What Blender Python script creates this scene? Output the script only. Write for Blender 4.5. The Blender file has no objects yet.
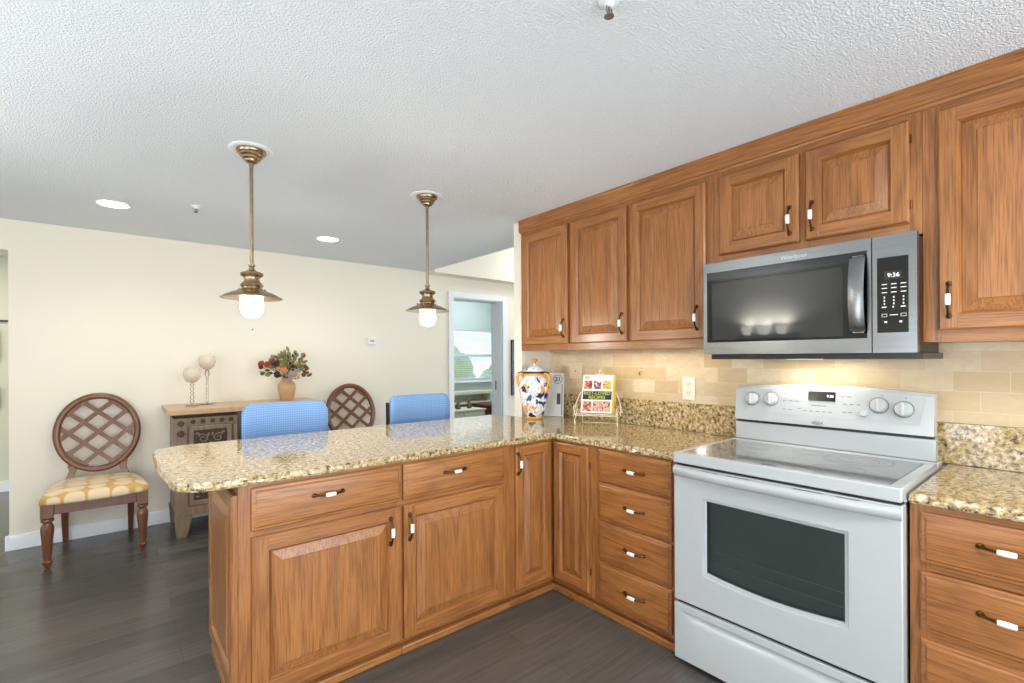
import bpy, bmesh, math, random
from mathutils import Vector, Matrix, noise as mnoise
random.seed(7)
PI = math.pi
SC = bpy.context.scene
COL = SC.collection

# ---------------------------------------------------------------- camera, world, lights, exposure
F_PX, YAW, ROLL = 480.28, 39.66, 0.0048
cd = bpy.data.cameras.new('camera'); cam = bpy.data.objects.new('camera', cd); COL.objects.link(cam)
cd.sensor_fit = 'HORIZONTAL'; cd.sensor_width = 36.0; cd.lens = F_PX / 1024 * 36.0
cd.shift_y = 16.53 / 1024; cd.clip_start = 0.05
cam.matrix_world = (Matrix.Translation((-1.9487, -1.9874, 1.3488)) @ Matrix.Rotation(-math.radians(YAW), 4, 'Z')
                    @ Matrix.Rotation(PI / 2, 4, 'X') @ Matrix.Rotation(-ROLL, 4, 'Z'))
SC.camera = cam
vs = SC.view_settings
vs.view_transform = 'Standard'; vs.look = 'None'; vs.gamma = 1.0; vs.use_curve_mapping = False
vs.exposure = 0.22
w = bpy.data.worlds.new('world'); SC.world = w; w.use_nodes = True
bg = w.node_tree.nodes['Background']; bg.inputs['Color'].default_value = (0.90, 0.96, 1.0, 1); bg.inputs['Strength'].default_value = 1.5

def area(name, loc, target, sx, sy, power, col, spread=PI):
    l = bpy.data.lights.new(name, 'AREA'); l.shape = 'RECTANGLE'; l.size = sx; l.size_y = sy
    l.energy = power; l.color = col; l.spread = spread
    o = bpy.data.objects.new(name, l); COL.objects.link(o); o.location = loc
    o.rotation_euler = (Vector(target) - Vector(loc)).to_track_quat('-Z', 'Y').to_euler()
    return o
def point(name, loc, power, col, r=0.03):
    l = bpy.data.lights.new(name, 'POINT'); l.energy = power; l.color = col; l.shadow_soft_size = r
    o = bpy.data.objects.new(name, l); COL.objects.link(o); o.location = loc
    return o
def area_down(name, loc, sx, sy, power, col, flip=False):
    o = area(name, loc, (loc[0], loc[1], 0), sx, sy, power, col); o.rotation_euler = (PI if flip else 0, 0, 0); return o
area('patio_daylight', (-1.2, -3.9, 0.95), (-1.2, 1.0, 2.5), 3.2, 1.7, 71, (0.84, 0.92, 1.0))
area('dining_fill', (-3.4, -1.0, 1.1), (-0.6, 1.9, 2.7), 1.7, 1.5, 36, (0.82, 0.91, 1.0))  # added fill inside the windowless left wall, aimed up to lift the ceiling
area_down('kitchen_ceiling_lamp', (-1.0, -2.35, 2.33), 0.6, 0.6, 30, (1.0, 0.96, 0.90))
area('bedroom_daylight', (3.0, 6.4, 3.3), (2.8, 4.2, 0.8), 2.4, 1.4, 150, (0.88, 0.95, 1.0))
area_down('undercabinet_strip', (0.50, -0.25, 1.392), 0.05, 0.75, 1.1, (1.0, 0.80, 0.46))
area_down('cooktop_lamp', (0.50, -1.19, 1.335), 0.10, 0.30, 1.0, (1.0, 0.84, 0.60))
area('bedroom_fill', (2.6, 4.0, 2.55), (2.6, 4.3, 0.0), 0.8, 0.8, 26, (0.92, 0.97, 1.0))  # unseen area light added to brighten the bedroom walls
area('hallway_lamp', (2.4, 2.2, 2.75), (1.9, 2.6, 1.0), 0.6, 0.6, 8, (1.0, 0.96, 0.88))
area('left_hall_fill', (-3.1, 4.2, 2.3), (-3.0, 4.4, 0.0), 0.5, 0.5, 9, (1.0, 0.97, 0.88))  # area light added to light the passage, no fixture there

# ---------------------------------------------------------------- materials
def srgb(r, g, b):
    f = lambda c: (c / 255 / 12.92) if c / 255 <= 0.04045 else ((c / 255 + 0.055) / 1.055) ** 2.4
    return (f(r), f(g), f(b), 1.0)

class NT:
    def __init__(s, name):
        s.m = bpy.data.materials.new(name); s.m.use_nodes = True
        s.t = s.m.node_tree; s.p = s.t.nodes['Principled BSDF']; s.out = s.t.nodes['Material Output']
    def n(s, typ, **kw):
        nd = s.t.nodes.new(typ)
        for k, v in kw.items():
            if k.startswith('i_'): nd.inputs[k[2:].replace('_', ' ')].default_value = v
            else: setattr(nd, k, v)
        return nd
    def l(s, a, b): s.t.links.new(a, b)
    def coord(s, scale=(1, 1, 1), rnd=False):
        tc = s.n('ShaderNodeTexCoord'); mp = s.n('ShaderNodeMapping'); mp.inputs['Scale'].default_value = scale
        if rnd:
            oi = s.n('ShaderNodeObjectInfo'); vm = s.n('ShaderNodeVectorMath', operation='MULTIPLY_ADD')
            cb = s.n('ShaderNodeCombineXYZ')
            for k in range(3): s.l(oi.outputs['Random'], cb.inputs[k])
            s.l(cb.outputs[0], vm.inputs[0]); vm.inputs[1].default_value = (7.3, 3.1, 9.7)
            s.l(tc.outputs['Object'], vm.inputs[2]); s.l(vm.outputs[0], mp.inputs['Vector'])
        else: s.l(tc.outputs['Object'], mp.inputs['Vector'])
        return mp.outputs[0]
    def noise(s, vec, scale, detail=2, rough=0.5, dist=0.0):
        nd = s.n('ShaderNodeTexNoise'); nd.inputs['Scale'].default_value = scale; nd.inputs['Detail'].default_value = detail
        nd.inputs['Roughness'].default_value = rough; nd.inputs['Distortion'].default_value = dist; s.l(vec, nd.inputs['Vector'])
        return nd.outputs['Fac']
    def math(s, op, a, b=None):
        nd = s.n('ShaderNodeMath', operation=op)
        for i, x in enumerate((a, b)):
            if x is None: continue
            if isinstance(x, (int, float)): nd.inputs[i].default_value = x
            else: s.l(x, nd.inputs[i])
        return nd.outputs[0]
    def ramp(s, fac, stops, interp='LINEAR'):
        nd = s.n('ShaderNodeValToRGB'); cr = nd.color_ramp; cr.interpolation = interp
        while len(cr.elements) < len(stops): cr.elements.new(0.5)
        for e, (p, c) in zip(cr.elements, stops): e.position = p; e.color = c
        s.l(fac, nd.inputs[0]); return nd.outputs[0]
    def mix(s, fac, a, b, mode='MIX'):
        nd = s.n('ShaderNodeMix', data_type='RGBA', blend_type=mode)
        for x, i in ((fac, 0), (a, 6), (b, 7)):
            if isinstance(x, (int, float, tuple)): nd.inputs[i].default_value = x
            else: s.l(x, nd.inputs[i])
        return nd.outputs[2]
    def bump(s, h, strength, dist):
        nd = s.n('ShaderNodeBump'); nd.inputs['Strength'].default_value = strength; nd.inputs['Distance'].default_value = dist
        s.l(h, nd.inputs['Height']); s.l(nd.outputs[0], s.p.inputs['Normal'])
    def set(s, col=None, rough=None, metal=None, **kw):
        for k, v in (('Base Color', col), ('Roughness', rough), ('Metallic', metal)):
            if v is None: continue
            if isinstance(v, (int, float, tuple)): s.p.inputs[k].default_value = v
            else: s.l(v, s.p.inputs[k])
        for k, v in kw.items(): s.p.inputs[k.replace('_', ' ')].default_value = v
        return s.m

def plain(name, col, rough=0.5, metal=0.0, var=0.04, **kw):
    s = NT(name); n = s.noise(s.coord(), 30, 2)
    dk = tuple(c * (1 - var) for c in col[:3]) + (1,)
    return s.set(s.mix(n, dk, col), rough, metal, **kw)

def oak(name, axis, light=(184, 124, 69), mid=(156, 98, 50), dark=(88, 48, 22), rough=0.30, fig=9.0):
    s = NT(name)
    sc = [1.0, 1.0, 1.0]; sc['xyz'.index(axis)] = 0.11
    fi = [1.0, 1.0, 1.0]; fi['xyz'.index(axis)] = 0.025
    v = s.coord(tuple(sc), True); vf = s.coord(tuple(fi), True)
    big = s.noise(v, 5.8, 1.8, 0.45, 0.2)
    rings = s.math('FRACT', s.math('MULTIPLY', big, fig))
    cath = s.ramp(rings, [(0.0, (0.25, 0.25, 0.25, 1)), (0.16, (0.8, 0.8, 0.8, 1)), (0.7, (1, 1, 1, 1)), (1.0, (0.2, 0.2, 0.2, 1))])
    fine = s.noise(vf, 230, 3, 0.65)
    pores = s.ramp(fine, [(0.38, (0, 0, 0, 1)), (0.54, (1, 1, 1, 1))])
    tone = s.noise(s.coord((1, 1, 1), True), 2.2, 1)
    base = s.mix(tone, srgb(*mid), srgb(*light))
    c1 = s.mix(s.math('MULTIPLY', s.math('SUBTRACT', 1.0, cath), 0.45), base, srgb(*dark))
    c2 = s.mix(s.math('MULTIPLY', s.math('SUBTRACT', 1.0, pores), 0.55), c1, srgb(*dark))
    s.bump(fine, 0.06, 0.002)
    return s.set(c2, rough, Coat_Weight=0.25, Coat_Roughness=0.22)

M = {}
M['oak_v'] = oak('honey_oak_vertical_grain', 'z')
M['oak_h'] = oak('honey_oak_horizontal_grain', 'x')
M['oak_y'] = oak('honey_oak_crown_grain', 'y')
M['bronze'] = plain('antique_bronze', srgb(96, 72, 42), 0.35, 0.9)
M['porcelain'] = plain('white_porcelain', srgb(245, 243, 238), 0.12, var=0.01)
def granite():
    s = NT('gold_granite'); v = s.coord()
    n1 = s.noise(v, 58, 4, 0.62, 0.4); n2 = s.noise(v, 120, 3, 0.6)
    c = s.ramp(n1, [(0.32, srgb(50, 44, 40)), (0.39, srgb(112, 94, 68)), (0.46, srgb(168, 141, 94)), (0.56, srgb(196, 174, 128)), (0.66, srgb(222, 213, 192)), (0.76, srgb(150, 142, 128))])
    vo = s.n('ShaderNodeTexVoronoi', feature='F1'); vo.inputs['Scale'].default_value = 88; s.l(v, vo.inputs['Vector'])
    spk = s.ramp(vo.outputs['Distance'], [(0.16, (1, 1, 1, 1)), (0.30, (0, 0, 0, 1))])
    pick = s.ramp(s.noise(v, 30, 2), [(0.48, (0, 0, 0, 1)), (0.56, (1, 1, 1, 1))])
    f = s.math('MULTIPLY', spk, pick)
    c = s.mix(s.math('MULTIPLY', f, 0.85), c, srgb(40, 34, 32))
    wht = s.ramp(n2, [(0.60, (0, 0, 0, 1)), (0.68, (1, 1, 1, 1))])
    c = s.mix(s.math('MULTIPLY', wht, 0.6), c, srgb(224, 214, 190))
    return s.set(c, 0.09, Coat_Weight=0.3, Coat_Roughness=0.05)
M['granite'] = granite()
def tile():
    s = NT('travertine_subway_tile'); tc = s.n('ShaderNodeTexCoord')
    sp = s.n('ShaderNodeSeparateXYZ'); s.l(tc.outputs['Object'], sp.inputs[0])
    cb = s.n('ShaderNodeCombineXYZ'); s.l(sp.outputs['Y'], cb.inputs[0]); s.l(sp.outputs['Z'], cb.inputs[1])
    b = s.n('ShaderNodeTexBrick'); s.l(cb.outputs[0], b.inputs['Vector'])
    b.inputs['Scale'].default_value = 1.0; b.inputs['Brick Width'].default_value = 0.163; b.inputs['Row Height'].default_value = 0.0805
    b.inputs['Mortar Size'].default_value = 0.002; b.inputs['Mortar Smooth'].default_value = 0.3; b.inputs['Bias'].default_value = 0.0
    b.inputs['Color1'].default_value = srgb(206, 184, 146); b.inputs['Color2'].default_value = srgb(242, 231, 210); b.inputs['Mortar'].default_value = srgb(230, 216, 188)
    n = s.noise(s.coord((1, 1, 2.2)), 16, 5, 0.7, 0.6)
    c = s.mix(s.math('MULTIPLY', n, 0.85), b.outputs['Color'], srgb(186, 160, 122))
    s.bump(b.outputs['Fac'], -0.4, 0.002)
    return s.set(c, 0.42)
M['tile'] = tile()
def ceiling_mat():
    s = NT('textured_ceiling'); v = s.coord()
    n = s.noise(v, 128, 3, 0.55)
    h = s.ramp(n, [(0.40, (0, 0, 0, 1)), (0.62, (1, 1, 1, 1))])
    s.bump(h, 0.7, 0.007)
    return s.set(srgb(240, 246, 252), 0.85)
M['ceiling'] = ceiling_mat()
def floor_mat():
    s = NT('grey_wood_plank_floor'); tc = s.n('ShaderNodeTexCoord')
    b = s.n('ShaderNodeTexBrick'); s.l(tc.outputs['Object'], b.inputs['Vector'])
    b.inputs['Scale'].default_value = 1.0; b.inputs['Brick Width'].default_value = 1.25; b.inputs['Row Height'].default_value = 0.15
    b.inputs['Mortar Size'].default_value = 0.0009; b.inputs['Bias'].default_value = 0.0; b.offset = 0.37
    b.inputs['Color1'].default_value = srgb(84, 81, 77); b.inputs['Color2'].default_value = srgb(112, 108, 103); b.inputs['Mortar'].default_value = srgb(66, 63, 60)
    n = s.noise(s.coord((0.6, 9, 1)), 5, 4, 0.6, 0.3)
    c = s.mix(s.math('MULTIPLY', n, 0.8), b.outputs['Color'], srgb(60, 57, 54))
    s.bump(n, 0.05, 0.003)
    return s.set(c, 0.24)
M['floor'] = floor_mat()
def wallm(name, col):
    s = NT(name); n = s.noise(s.coord(), 160, 2); s.bump(n, 0.08, 0.002)
    return s.set(col, 0.75)
M['cream'] = wallm('cream_wall_paint', srgb(240, 233, 217))
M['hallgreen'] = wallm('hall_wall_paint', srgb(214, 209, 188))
M['bedroom'] = wallm('bedroom_wall_paint', srgb(176, 192, 190))
M['white_trim'] = plain('white_trim_paint', srgb(238, 241, 246), 0.4, var=0.01)
M['white_app'] = plain('white_enamel', srgb(182, 187, 189), 0.18, var=0.01, Coat_Weight=0.3)
M['grey_panel'] = plain('pale_grey_control_panel', srgb(172, 178, 181), 0.3, var=0.01)
M['ink'] = plain('grey_print', srgb(120, 124, 128), 0.5)
M['black'] = plain('black_plastic', srgb(14, 14, 15), 0.3)
M['black_gloss'] = plain('black_glass', srgb(6, 7, 8), 0.05)
M['mw_glass'] = plain('dark_oven_glass', srgb(46, 48, 50), 0.03)
M['oven_cavity'] = plain('dark_enamel', srgb(176, 184, 184), 0.4)
M['chrome'] = plain('chrome', srgb(200, 202, 205), 0.2, 1.0)
def steel():
    s = NT('brushed_stainless_steel'); n = s.noise(s.coord((0.02, 1, 1)), 240, 2)
    s.bump(n, 0.05, 0.001)
    return s.set(s.mix(n, srgb(126, 129, 132), srgb(150, 153, 156)), 0.24, 1.0)
M['steel'] = steel()
def cooktop():
    s = NT('grey_ceramic_cooktop'); n = s.noise(s.coord(), 420, 2)
    return s.set(s.mix(n, srgb(96, 99, 101), srgb(132, 135, 137)), 0.10, Coat_Weight=0.5, Coat_Roughness=0.04)
M['cooktop'] = cooktop()
M['burner'] = plain('burner_ring_print', srgb(136, 138, 140), 0.12)
def glassmix(name, tint, fac, rough=0.03):
    s = NT(name); tr = s.n('ShaderNodeBsdfTransparent'); tr.inputs[0].default_value = tint
    gl = s.n('ShaderNodeBsdfGlossy'); gl.inputs['Roughness'].default_value = rough; gl.inputs['Color'].default_value = (1, 1, 1, 1)
    fr = s.n('ShaderNodeFresnel'); fr.inputs['IOR'].default_value = 1.5
    mx = s.n('ShaderNodeMixShader'); s.l(s.math('ADD', fr.outputs[0], fac), mx.inputs[0]); s.l(tr.outputs[0], mx.inputs[1]); s.l(gl.outputs[0], mx.inputs[2])
    s.l(mx.outputs[0], s.out.inputs['Surface']); return s.m
M['oven_glass'] = glassmix('oven_window_glass', (0.60, 0.64, 0.64, 1), 0.02, 0.06)
M['glass'] = glassmix('clear_glass', (0.95, 0.96, 0.95, 1), 0.04)
M['window_glass'] = glassmix('window_glass', (0.95, 0.98, 0.98, 1), 0.0)
def crackle():
    s = NT('cream_crackle_glass'); v = s.coord()
    vo = s.n('ShaderNodeTexVoronoi', feature='DISTANCE_TO_EDGE'); vo.inputs['Scale'].default_value = 70; s.l(v, vo.inputs['Vector'])
    c = s.ramp(vo.outputs['Distance'], [(0.0, srgb(222, 204, 176)), (0.12, srgb(248, 240, 226))])
    tr = s.n('ShaderNodeBsdfTransparent'); tr.inputs[0].default_value = (1, 0.97, 0.92, 1)
    s.set(c, 0.12); mx = s.n('ShaderNodeMixShader'); mx.inputs[0].default_value = 0.55
    s.l(tr.outputs[0], mx.inputs[1]); s.l(s.p.outputs[0], mx.inputs[2]); s.l(mx.outputs[0], s.out.inputs['Surface']); return s.m
M['crackle'] = crackle()
def brass():
    s = NT('aged_brass'); n = s.noise(s.coord(), 25, 3)
    return s.set(s.mix(n, srgb(138, 118, 92), srgb(186, 166, 136)), 0.27, 0.95)
M['brass'] = brass()
M['brass_in'] = plain('copper_shade_lining', srgb(190, 140, 92), 0.4, 0.6)
def emit(name, col, st):
    s = NT(name); s.set(col, 0.4); s.p.inputs['Emission Color'].default_value = col; s.p.inputs['Emission Strength'].default_value = st; return s.m
M['bulb'] = emit('lit_frosted_glass', (1.0, 0.90, 0.74, 1), 9.0)
M['led'] = emit('lit_led_disc', (1.0, 0.97, 0.92, 1), 10.0)
M['digit'] = emit('lit_digits', (0.85, 0.92, 1.0, 1), 0.9)
M['sconce_glass'] = emit('lit_sconce_glass', (1.0, 0.96, 0.88, 1), 6.0)
def darkwood(name, a, b, rough=0.28):
    s = NT(name); n = s.noise(s.coord((1, 1, 0.15)), 40, 3, 0.6)
    return s.set(s.mix(n, srgb(*a), srgb(*b)), rough, Coat_Weight=0.3, Coat_Roughness=0.15)
M['walnut'] = darkwood('reddish_brown_wood', (78, 44, 28), (136, 86, 54))
M['chest_wood'] = darkwood('weathered_carved_wood', (96, 78, 60), (156, 132, 104), 0.5)
M['chest_dark'] = darkwood('dark_carving_recess', (44, 33, 26), (84, 65, 48), 0.55)
M['chest_top'] = darkwood('pale_brown_wood_top', (186, 148, 108), (214, 178, 138), 0.45)
def cushion():
    s = NT('gold_medallion_fabric'); v = s.coord((1, 1.3, 0.0))
    vo = s.n('ShaderNodeTexVoronoi', feature='F1'); vo.inputs['Scale'].default_value = 8.5; vo.inputs['Randomness'].default_value = 0.25; s.l(v, vo.inputs['Vector'])
    c = s.ramp(vo.outputs['Distance'], [(0.44, srgb(228, 204, 164)), (0.50, srgb(204, 160, 90))])
    n = s.noise(s.coord(), 300, 2); s.bump(n, 0.15, 0.002)
    return s.set(c, 0.55, Sheen_Weight=0.2)
M['cushion'] = cushion()
def blue():
    s = NT('blue_woven_fabric'); v = s.coord()
    wv = s.n('ShaderNodeTexWave', wave_type='BANDS', bands_direction='Z'); wv.inputs['Scale'].default_value = 22; s.l(v, wv.inputs['Vector'])
    wx = s.n('ShaderNodeTexWave', wave_type='BANDS', bands_direction='X'); wx.inputs['Scale'].default_value = 30; s.l(v, wx.inputs['Vector'])
    f = s.math('MULTIPLY', s.math('ADD', wv.outputs['Fac'], wx.outputs['Fac']), 0.5)
    return s.set(s.mix(f, srgb(98, 138, 192), srgb(140, 178, 224)), 0.8)
M['blue'] = blue()
M['dark_metal'] = plain('dark_bronze_metal', srgb(58, 48, 42), 0.4, 0.7)
M['grey_metal'] = plain('satin_grey_metal', srgb(140, 138, 136), 0.35, 0.8)
def majolica():
    s = NT('hand_painted_ceramic'); v = s.coord()
    nz = s.n('ShaderNodeTexNoise'); nz.inputs['Scale'].default_value = 26; s.l(v, nz.inputs['Vector'])
    vm = s.n('ShaderNodeVectorMath', operation='MULTIPLY_ADD'); s.l(nz.outputs['Color'], vm.inputs[0]); vm.inputs[1].default_value = (0.09, 0.09, 0.09); s.l(v, vm.inputs[2])
    vo = s.n('ShaderNodeTexVoronoi', feature='F1'); vo.inputs['Scale'].default_value = 19; s.l(vm.outputs[0], vo.inputs['Vector'])
    disc = s.ramp(vo.outputs['Distance'], [(0.42, (1, 1, 1, 1)), (0.47, (0, 0, 0, 1))])
    sp = s.n('ShaderNodeSeparateColor'); s.l(vo.outputs['Color'], sp.inputs[0])
    pal = s.ramp(sp.outputs[0], [(0.0, srgb(26, 42, 92)), (0.30, srgb(226, 168, 108)), (0.52, srgb(238, 238, 234)), (0.82, srgb(60, 90, 150))], 'CONSTANT')
    vd = s.noise(v, 30, 2, 0.5, 0.6)
    vine = s.ramp(vd, [(0.47, (0, 0, 0, 1)), (0.49, (1, 1, 1, 1)), (0.51, (1, 1, 1, 1)), (0.53, (0, 0, 0, 1))])
    c = s.mix(s.math('MULTIPLY', vine, 0.7), srgb(238, 240, 240), srgb(96, 124, 176))
    c = s.mix(disc, c, pal)
    return s.set(c, 0.12)
M['majolica'] = majolica()
M['gold_glaze'] = plain('ochre_glaze', srgb(222, 158, 52), 0.2)
M['navy_glaze'] = plain('navy_glaze', srgb(24, 28, 52), 0.2)
M['terracotta'] = plain('tan_glazed_pottery', srgb(196, 158, 112), 0.3, var=0.15)
M['leaf_olive'] = plain('olive_leaf', srgb(142, 142, 88), 0.6, var=0.3)
M['leaf_dark'] = plain('dark_green_leaf', srgb(86, 88, 58), 0.6, var=0.3)
M['bloom_red'] = plain('rust_red_petal', srgb(160, 66, 52), 0.6, var=0.25)
M['bloom_orange'] = plain('apricot_petal', srgb(222, 148, 92), 0.6, var=0.2)
M['bloom_plum'] = plain('dark_plum_berry', srgb(66, 34, 38), 0.5, var=0.2)
M['bloom_blue'] = plain('dusty_blue_filler', srgb(160, 176, 178), 0.7, var=0.2)
M['ivory_wire'] = plain('ivory_painted_wire', srgb(232, 222, 192), 0.4)
M['paper'] = plain('white_book_paper', srgb(240, 238, 232), 0.5)
M['cover_white'] = plain('white_glossy_cover', srgb(240, 240, 240), 0.25, var=0.01)
M['cover_yellow'] = plain('yellow_cover', srgb(204, 168, 44), 0.35)
M['cover_grey'] = plain('pale_grey_cover', srgb(222, 226, 226), 0.25)
M['navy'] = plain('navy_print', srgb(26, 44, 70), 0.3)
M['lime'] = plain('lime_print', srgb(206, 206, 66), 0.3)
def food(name, a, b, c2):
    s = NT(name); n = s.noise(s.coord(), 70, 3, 0.6)
    return s.set(s.ramp(n, [(0.36, srgb(*a)), (0.5, srgb(*b)), (0.62, srgb(*c2))]), 0.3)
M['food_red'] = food('printed_food_red', (120, 40, 34), (190, 96, 74), (234, 206, 180))
M['food_blue'] = food('printed_food_blue', (60, 76, 120), (150, 60, 60), (226, 224, 224))
M['food_yellow'] = food('printed_food_yellow', (206, 160, 66), (226, 190, 96), (120, 80, 50))
M['food_pink'] = food('printed_food_pink', (200, 110, 100), (236, 190, 170), (60, 44, 40))
M['ivory_plastic'] = plain('ivory_plastic', srgb(240, 236, 222), 0.3, var=0.01)
M['stone_plate'] = plain('stone_cover_plate', srgb(226, 208, 178), 0.45, var=0.1)
M['slot'] = plain('dark_slot', srgb(60, 56, 50), 0.5)
M['white_plastic'] = plain('white_plastic', srgb(244, 244, 240), 0.35, var=0.01)
M['blind'] = plain('white_blind_slat', srgb(226, 236, 240), 0.5, var=0.01)
M['dresser'] = plain('cream_painted_wood', srgb(214, 214, 196), 0.5)
M['redwood'] = plain('dark_red_wood', srgb(84, 30, 26), 0.4)
M['pewter'] = plain('dull_grey_green_ceramic', srgb(92, 96, 84), 0.5)
M['frame_dark'] = plain('dark_picture_frame', srgb(56, 56, 58), 0.4)
def artmat():
    s = NT('abstract_blue_brown_paint'); n = s.noise(s.coord((1, 1, 1)), 9, 4, 0.7)
    return s.set(s.ramp(n, [(0.35, srgb(64, 62, 66)), (0.5, srgb(110, 120, 132)), (0.62, srgb(90, 150, 200))]), 0.6)
M['art'] = artmat()
M['hedge'] = plain('garden_leaf', srgb(172, 196, 150), 0.7, var=0.4)
M['lawn'] = plain('garden_lawn', srgb(190, 204, 160), 0.9)

# ---------------------------------------------------------------- mesh helpers
class B:
    def __init__(s): s.bm = bmesh.new()
    def box(s, x0, x1, y0, y1, z0, z1, mi=0):
        vv = [s.bm.verts.new(p) for p in ((x0, y0, z0), (x1, y0, z0), (x1, y1, z0), (x0, y1, z0), (x0, y0, z1), (x1, y0, z1), (x1, y1, z1), (x0, y1, z1))]
        for f in ((3, 2, 1, 0), (4, 5, 6, 7), (0, 1, 5, 4), (1, 2, 6, 5), (2, 3, 7, 6), (3, 0, 4, 7)):
            s.bm.faces.new([vv[i] for i in f]).material_index = mi
        return s
    def hexa(s, bot, top, mi=0):
        a = [s.bm.verts.new(p) for p in bot]; b = [s.bm.verts.new(p) for p in top]; n = len(a)
        s.bm.faces.new(a[::-1]).material_index = mi; s.bm.faces.new(b).material_index = mi
        for i in range(n): s.bm.faces.new((a[i], a[(i + 1) % n], b[(i + 1) % n], b[i])).material_index = mi
        return s
    def prism(s, poly, z0, z1, mi=0):
        return s.hexa([(x, y, z0) for x, y in poly], [(x, y, z1) for x, y in poly], mi)
    def loft(s, rings, mi=0, caps=True, cyc=True):
        R = [[s.bm.verts.new(p) for p in r] for r in rings]; n = len(R[0])
        for a, b in zip(R, R[1:]):
            for i in range(n if cyc else n - 1):
                s.bm.faces.new((a[i], a[(i + 1) % n], b[(i + 1) % n], b[i])).material_index = mi
        if caps:
            s.bm.faces.new(R[0][::-1]).material_index = mi; s.bm.faces.new(R[-1]).material_index = mi
        return s
    def lathe(s, prof, c=(0, 0, 0), axis='z', segs=28, mi=0, flute=0, fl=(0, 0)):
        rings = []
        for r, h in prof:
            ring = []
            for i in range(segs):
                a = 2 * PI * i / segs; rr = max(r, 0.0002)
                if flute and fl[0] <= h <= fl[1]: rr *= 1 - 0.10 * (0.5 + 0.5 * math.cos(flute * a))
                p = (rr * math.cos(a), rr * math.sin(a), h)
                if axis == 'y': p = (p[0], p[2], -p[1])
                elif axis == 'x': p = (p[2], p[0], p[1])
                ring.append((p[0] + c[0], p[1] + c[1], p[2] + c[2]))
            rings.append(ring)
        return s.loft(rings, mi)
    def tube(s, pts, r, mi=0, segs=10, cyc=False, flat=None):
        P = [Vector(p) for p in pts]; n = len(P); rings = []
        up = Vector((0, 0, 1))
        t0 = (P[1] - P[0]).normalized()
        if abs(t0.z) > 0.9: up = Vector((1, 0, 0))
        nrm = (up - t0 * up.dot(t0)).normalized()
        for i in range(n):
            t = (P[(i + 1) % n] - P[i - 1]) if cyc else (P[min(i + 1, n - 1)] - P[max(i - 1, 0)])
            t.normalize(); nrm = (nrm - t * nrm.dot(t)).normalized(); bi = t.cross(nrm)
            rr = r[i] if isinstance(r, (list, tuple)) else r
            rings.append([tuple(P[i] + nrm * (rr * math.cos(2 * PI * k / segs)) + bi * (rr * math.sin(2 * PI * k / segs))) for k in range(segs)])
        if cyc: rings.append(rings[0]); return s.loft(rings, mi, caps=False)
        return s.loft(rings, mi)
    def sphere(s, c, r, mi=0, sc=(1, 1, 1), sub=2):
        g = bmesh.ops.create_icosphere(s.bm, subdivisions=sub, radius=r)
        for v in g['verts']:
            v.co = Vector((v.co.x * sc[0] + c[0], v.co.y * sc[1] + c[1], v.co.z * sc[2] + c[2]))
            for f in v.link_faces: f.material_index = mi
        return s
    def build(s, name, mats, parent=None, loc=(0, 0, 0), rot=(0, 0, 0), bevel=0.0, segs=2, angle=35):
        bmesh.ops.remove_doubles(s.bm, verts=s.bm.verts, dist=1e-6)
        bmesh.ops.recalc_face_normals(s.bm, faces=s.bm.faces)
        me = bpy.data.meshes.new(name); s.bm.to_mesh(me); s.bm.free()
        for m in (mats if isinstance(mats, (list, tuple)) else [mats]): me.materials.append(M[m] if isinstance(m, str) else m)
        for p in me.polygons: p.use_smooth = True
        me.set_sharp_from_angle(angle=math.radians(angle))
        o = bpy.data.objects.new(name, me); COL.objects.link(o); o.location = loc; o.rotation_euler = rot
        if parent: o.parent = parent
        if bevel:
            b = o.modifiers.new('bevel', 'BEVEL'); b.width = bevel; b.segments = segs; b.limit_method = 'ANGLE'; b.angle_limit = math.radians(40)
            b.harden_normals = False
        return o

def thing(name, label, cat, loc=(0, 0, 0), rz=0.0, group=None):
    o = bpy.data.objects.new(name, None); COL.objects.link(o); o.location = loc; o.rotation_euler = (0, 0, rz)
    o.empty_display_size = 0.1
    return tag(o, label, cat, group)
def tag(o, label, cat, group=None, kind=None):
    o['label'] = label; o['category'] = cat
    if group: o['group'] = group
    if kind: o['kind'] = kind
    return o
def struct(o, label, cat):
    return tag(o, label, cat, kind='structure')
def kids(o): return [c for c in bpy.data.objects if c.parent is o]
def copy_tree(o, parent=None):
    c = o.copy(); COL.objects.link(c)
    if parent: c.parent = parent
    for ch in kids(o): copy_tree(ch, c)
    return c
def text(body, size, mat, name, parent, loc, rot, depth=0.0005, align='CENTER', bold=0.0, sx=1.0):
    cu = bpy.data.curves.new(name, 'FONT'); cu.body = body; cu.size = size; cu.extrude = depth; cu.align_x = align; cu.align_y = 'CENTER'; cu.offset = bold; cu.resolution_u = 2
    t = bpy.data.objects.new(name + '_tmp', cu); COL.objects.link(t)
    dg = bpy.context.evaluated_depsgraph_get(); me = bpy.data.meshes.new_from_object(t.evaluated_get(dg)); bpy.data.objects.remove(t)
    me.name = name; me.materials.clear(); me.materials.append(M[mat])
    o = bpy.data.objects.new(name, me); COL.objects.link(o); o.location = loc; o.rotation_euler = rot; o.scale = (sx, 1, 1)
    o.parent = parent; return o

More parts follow.
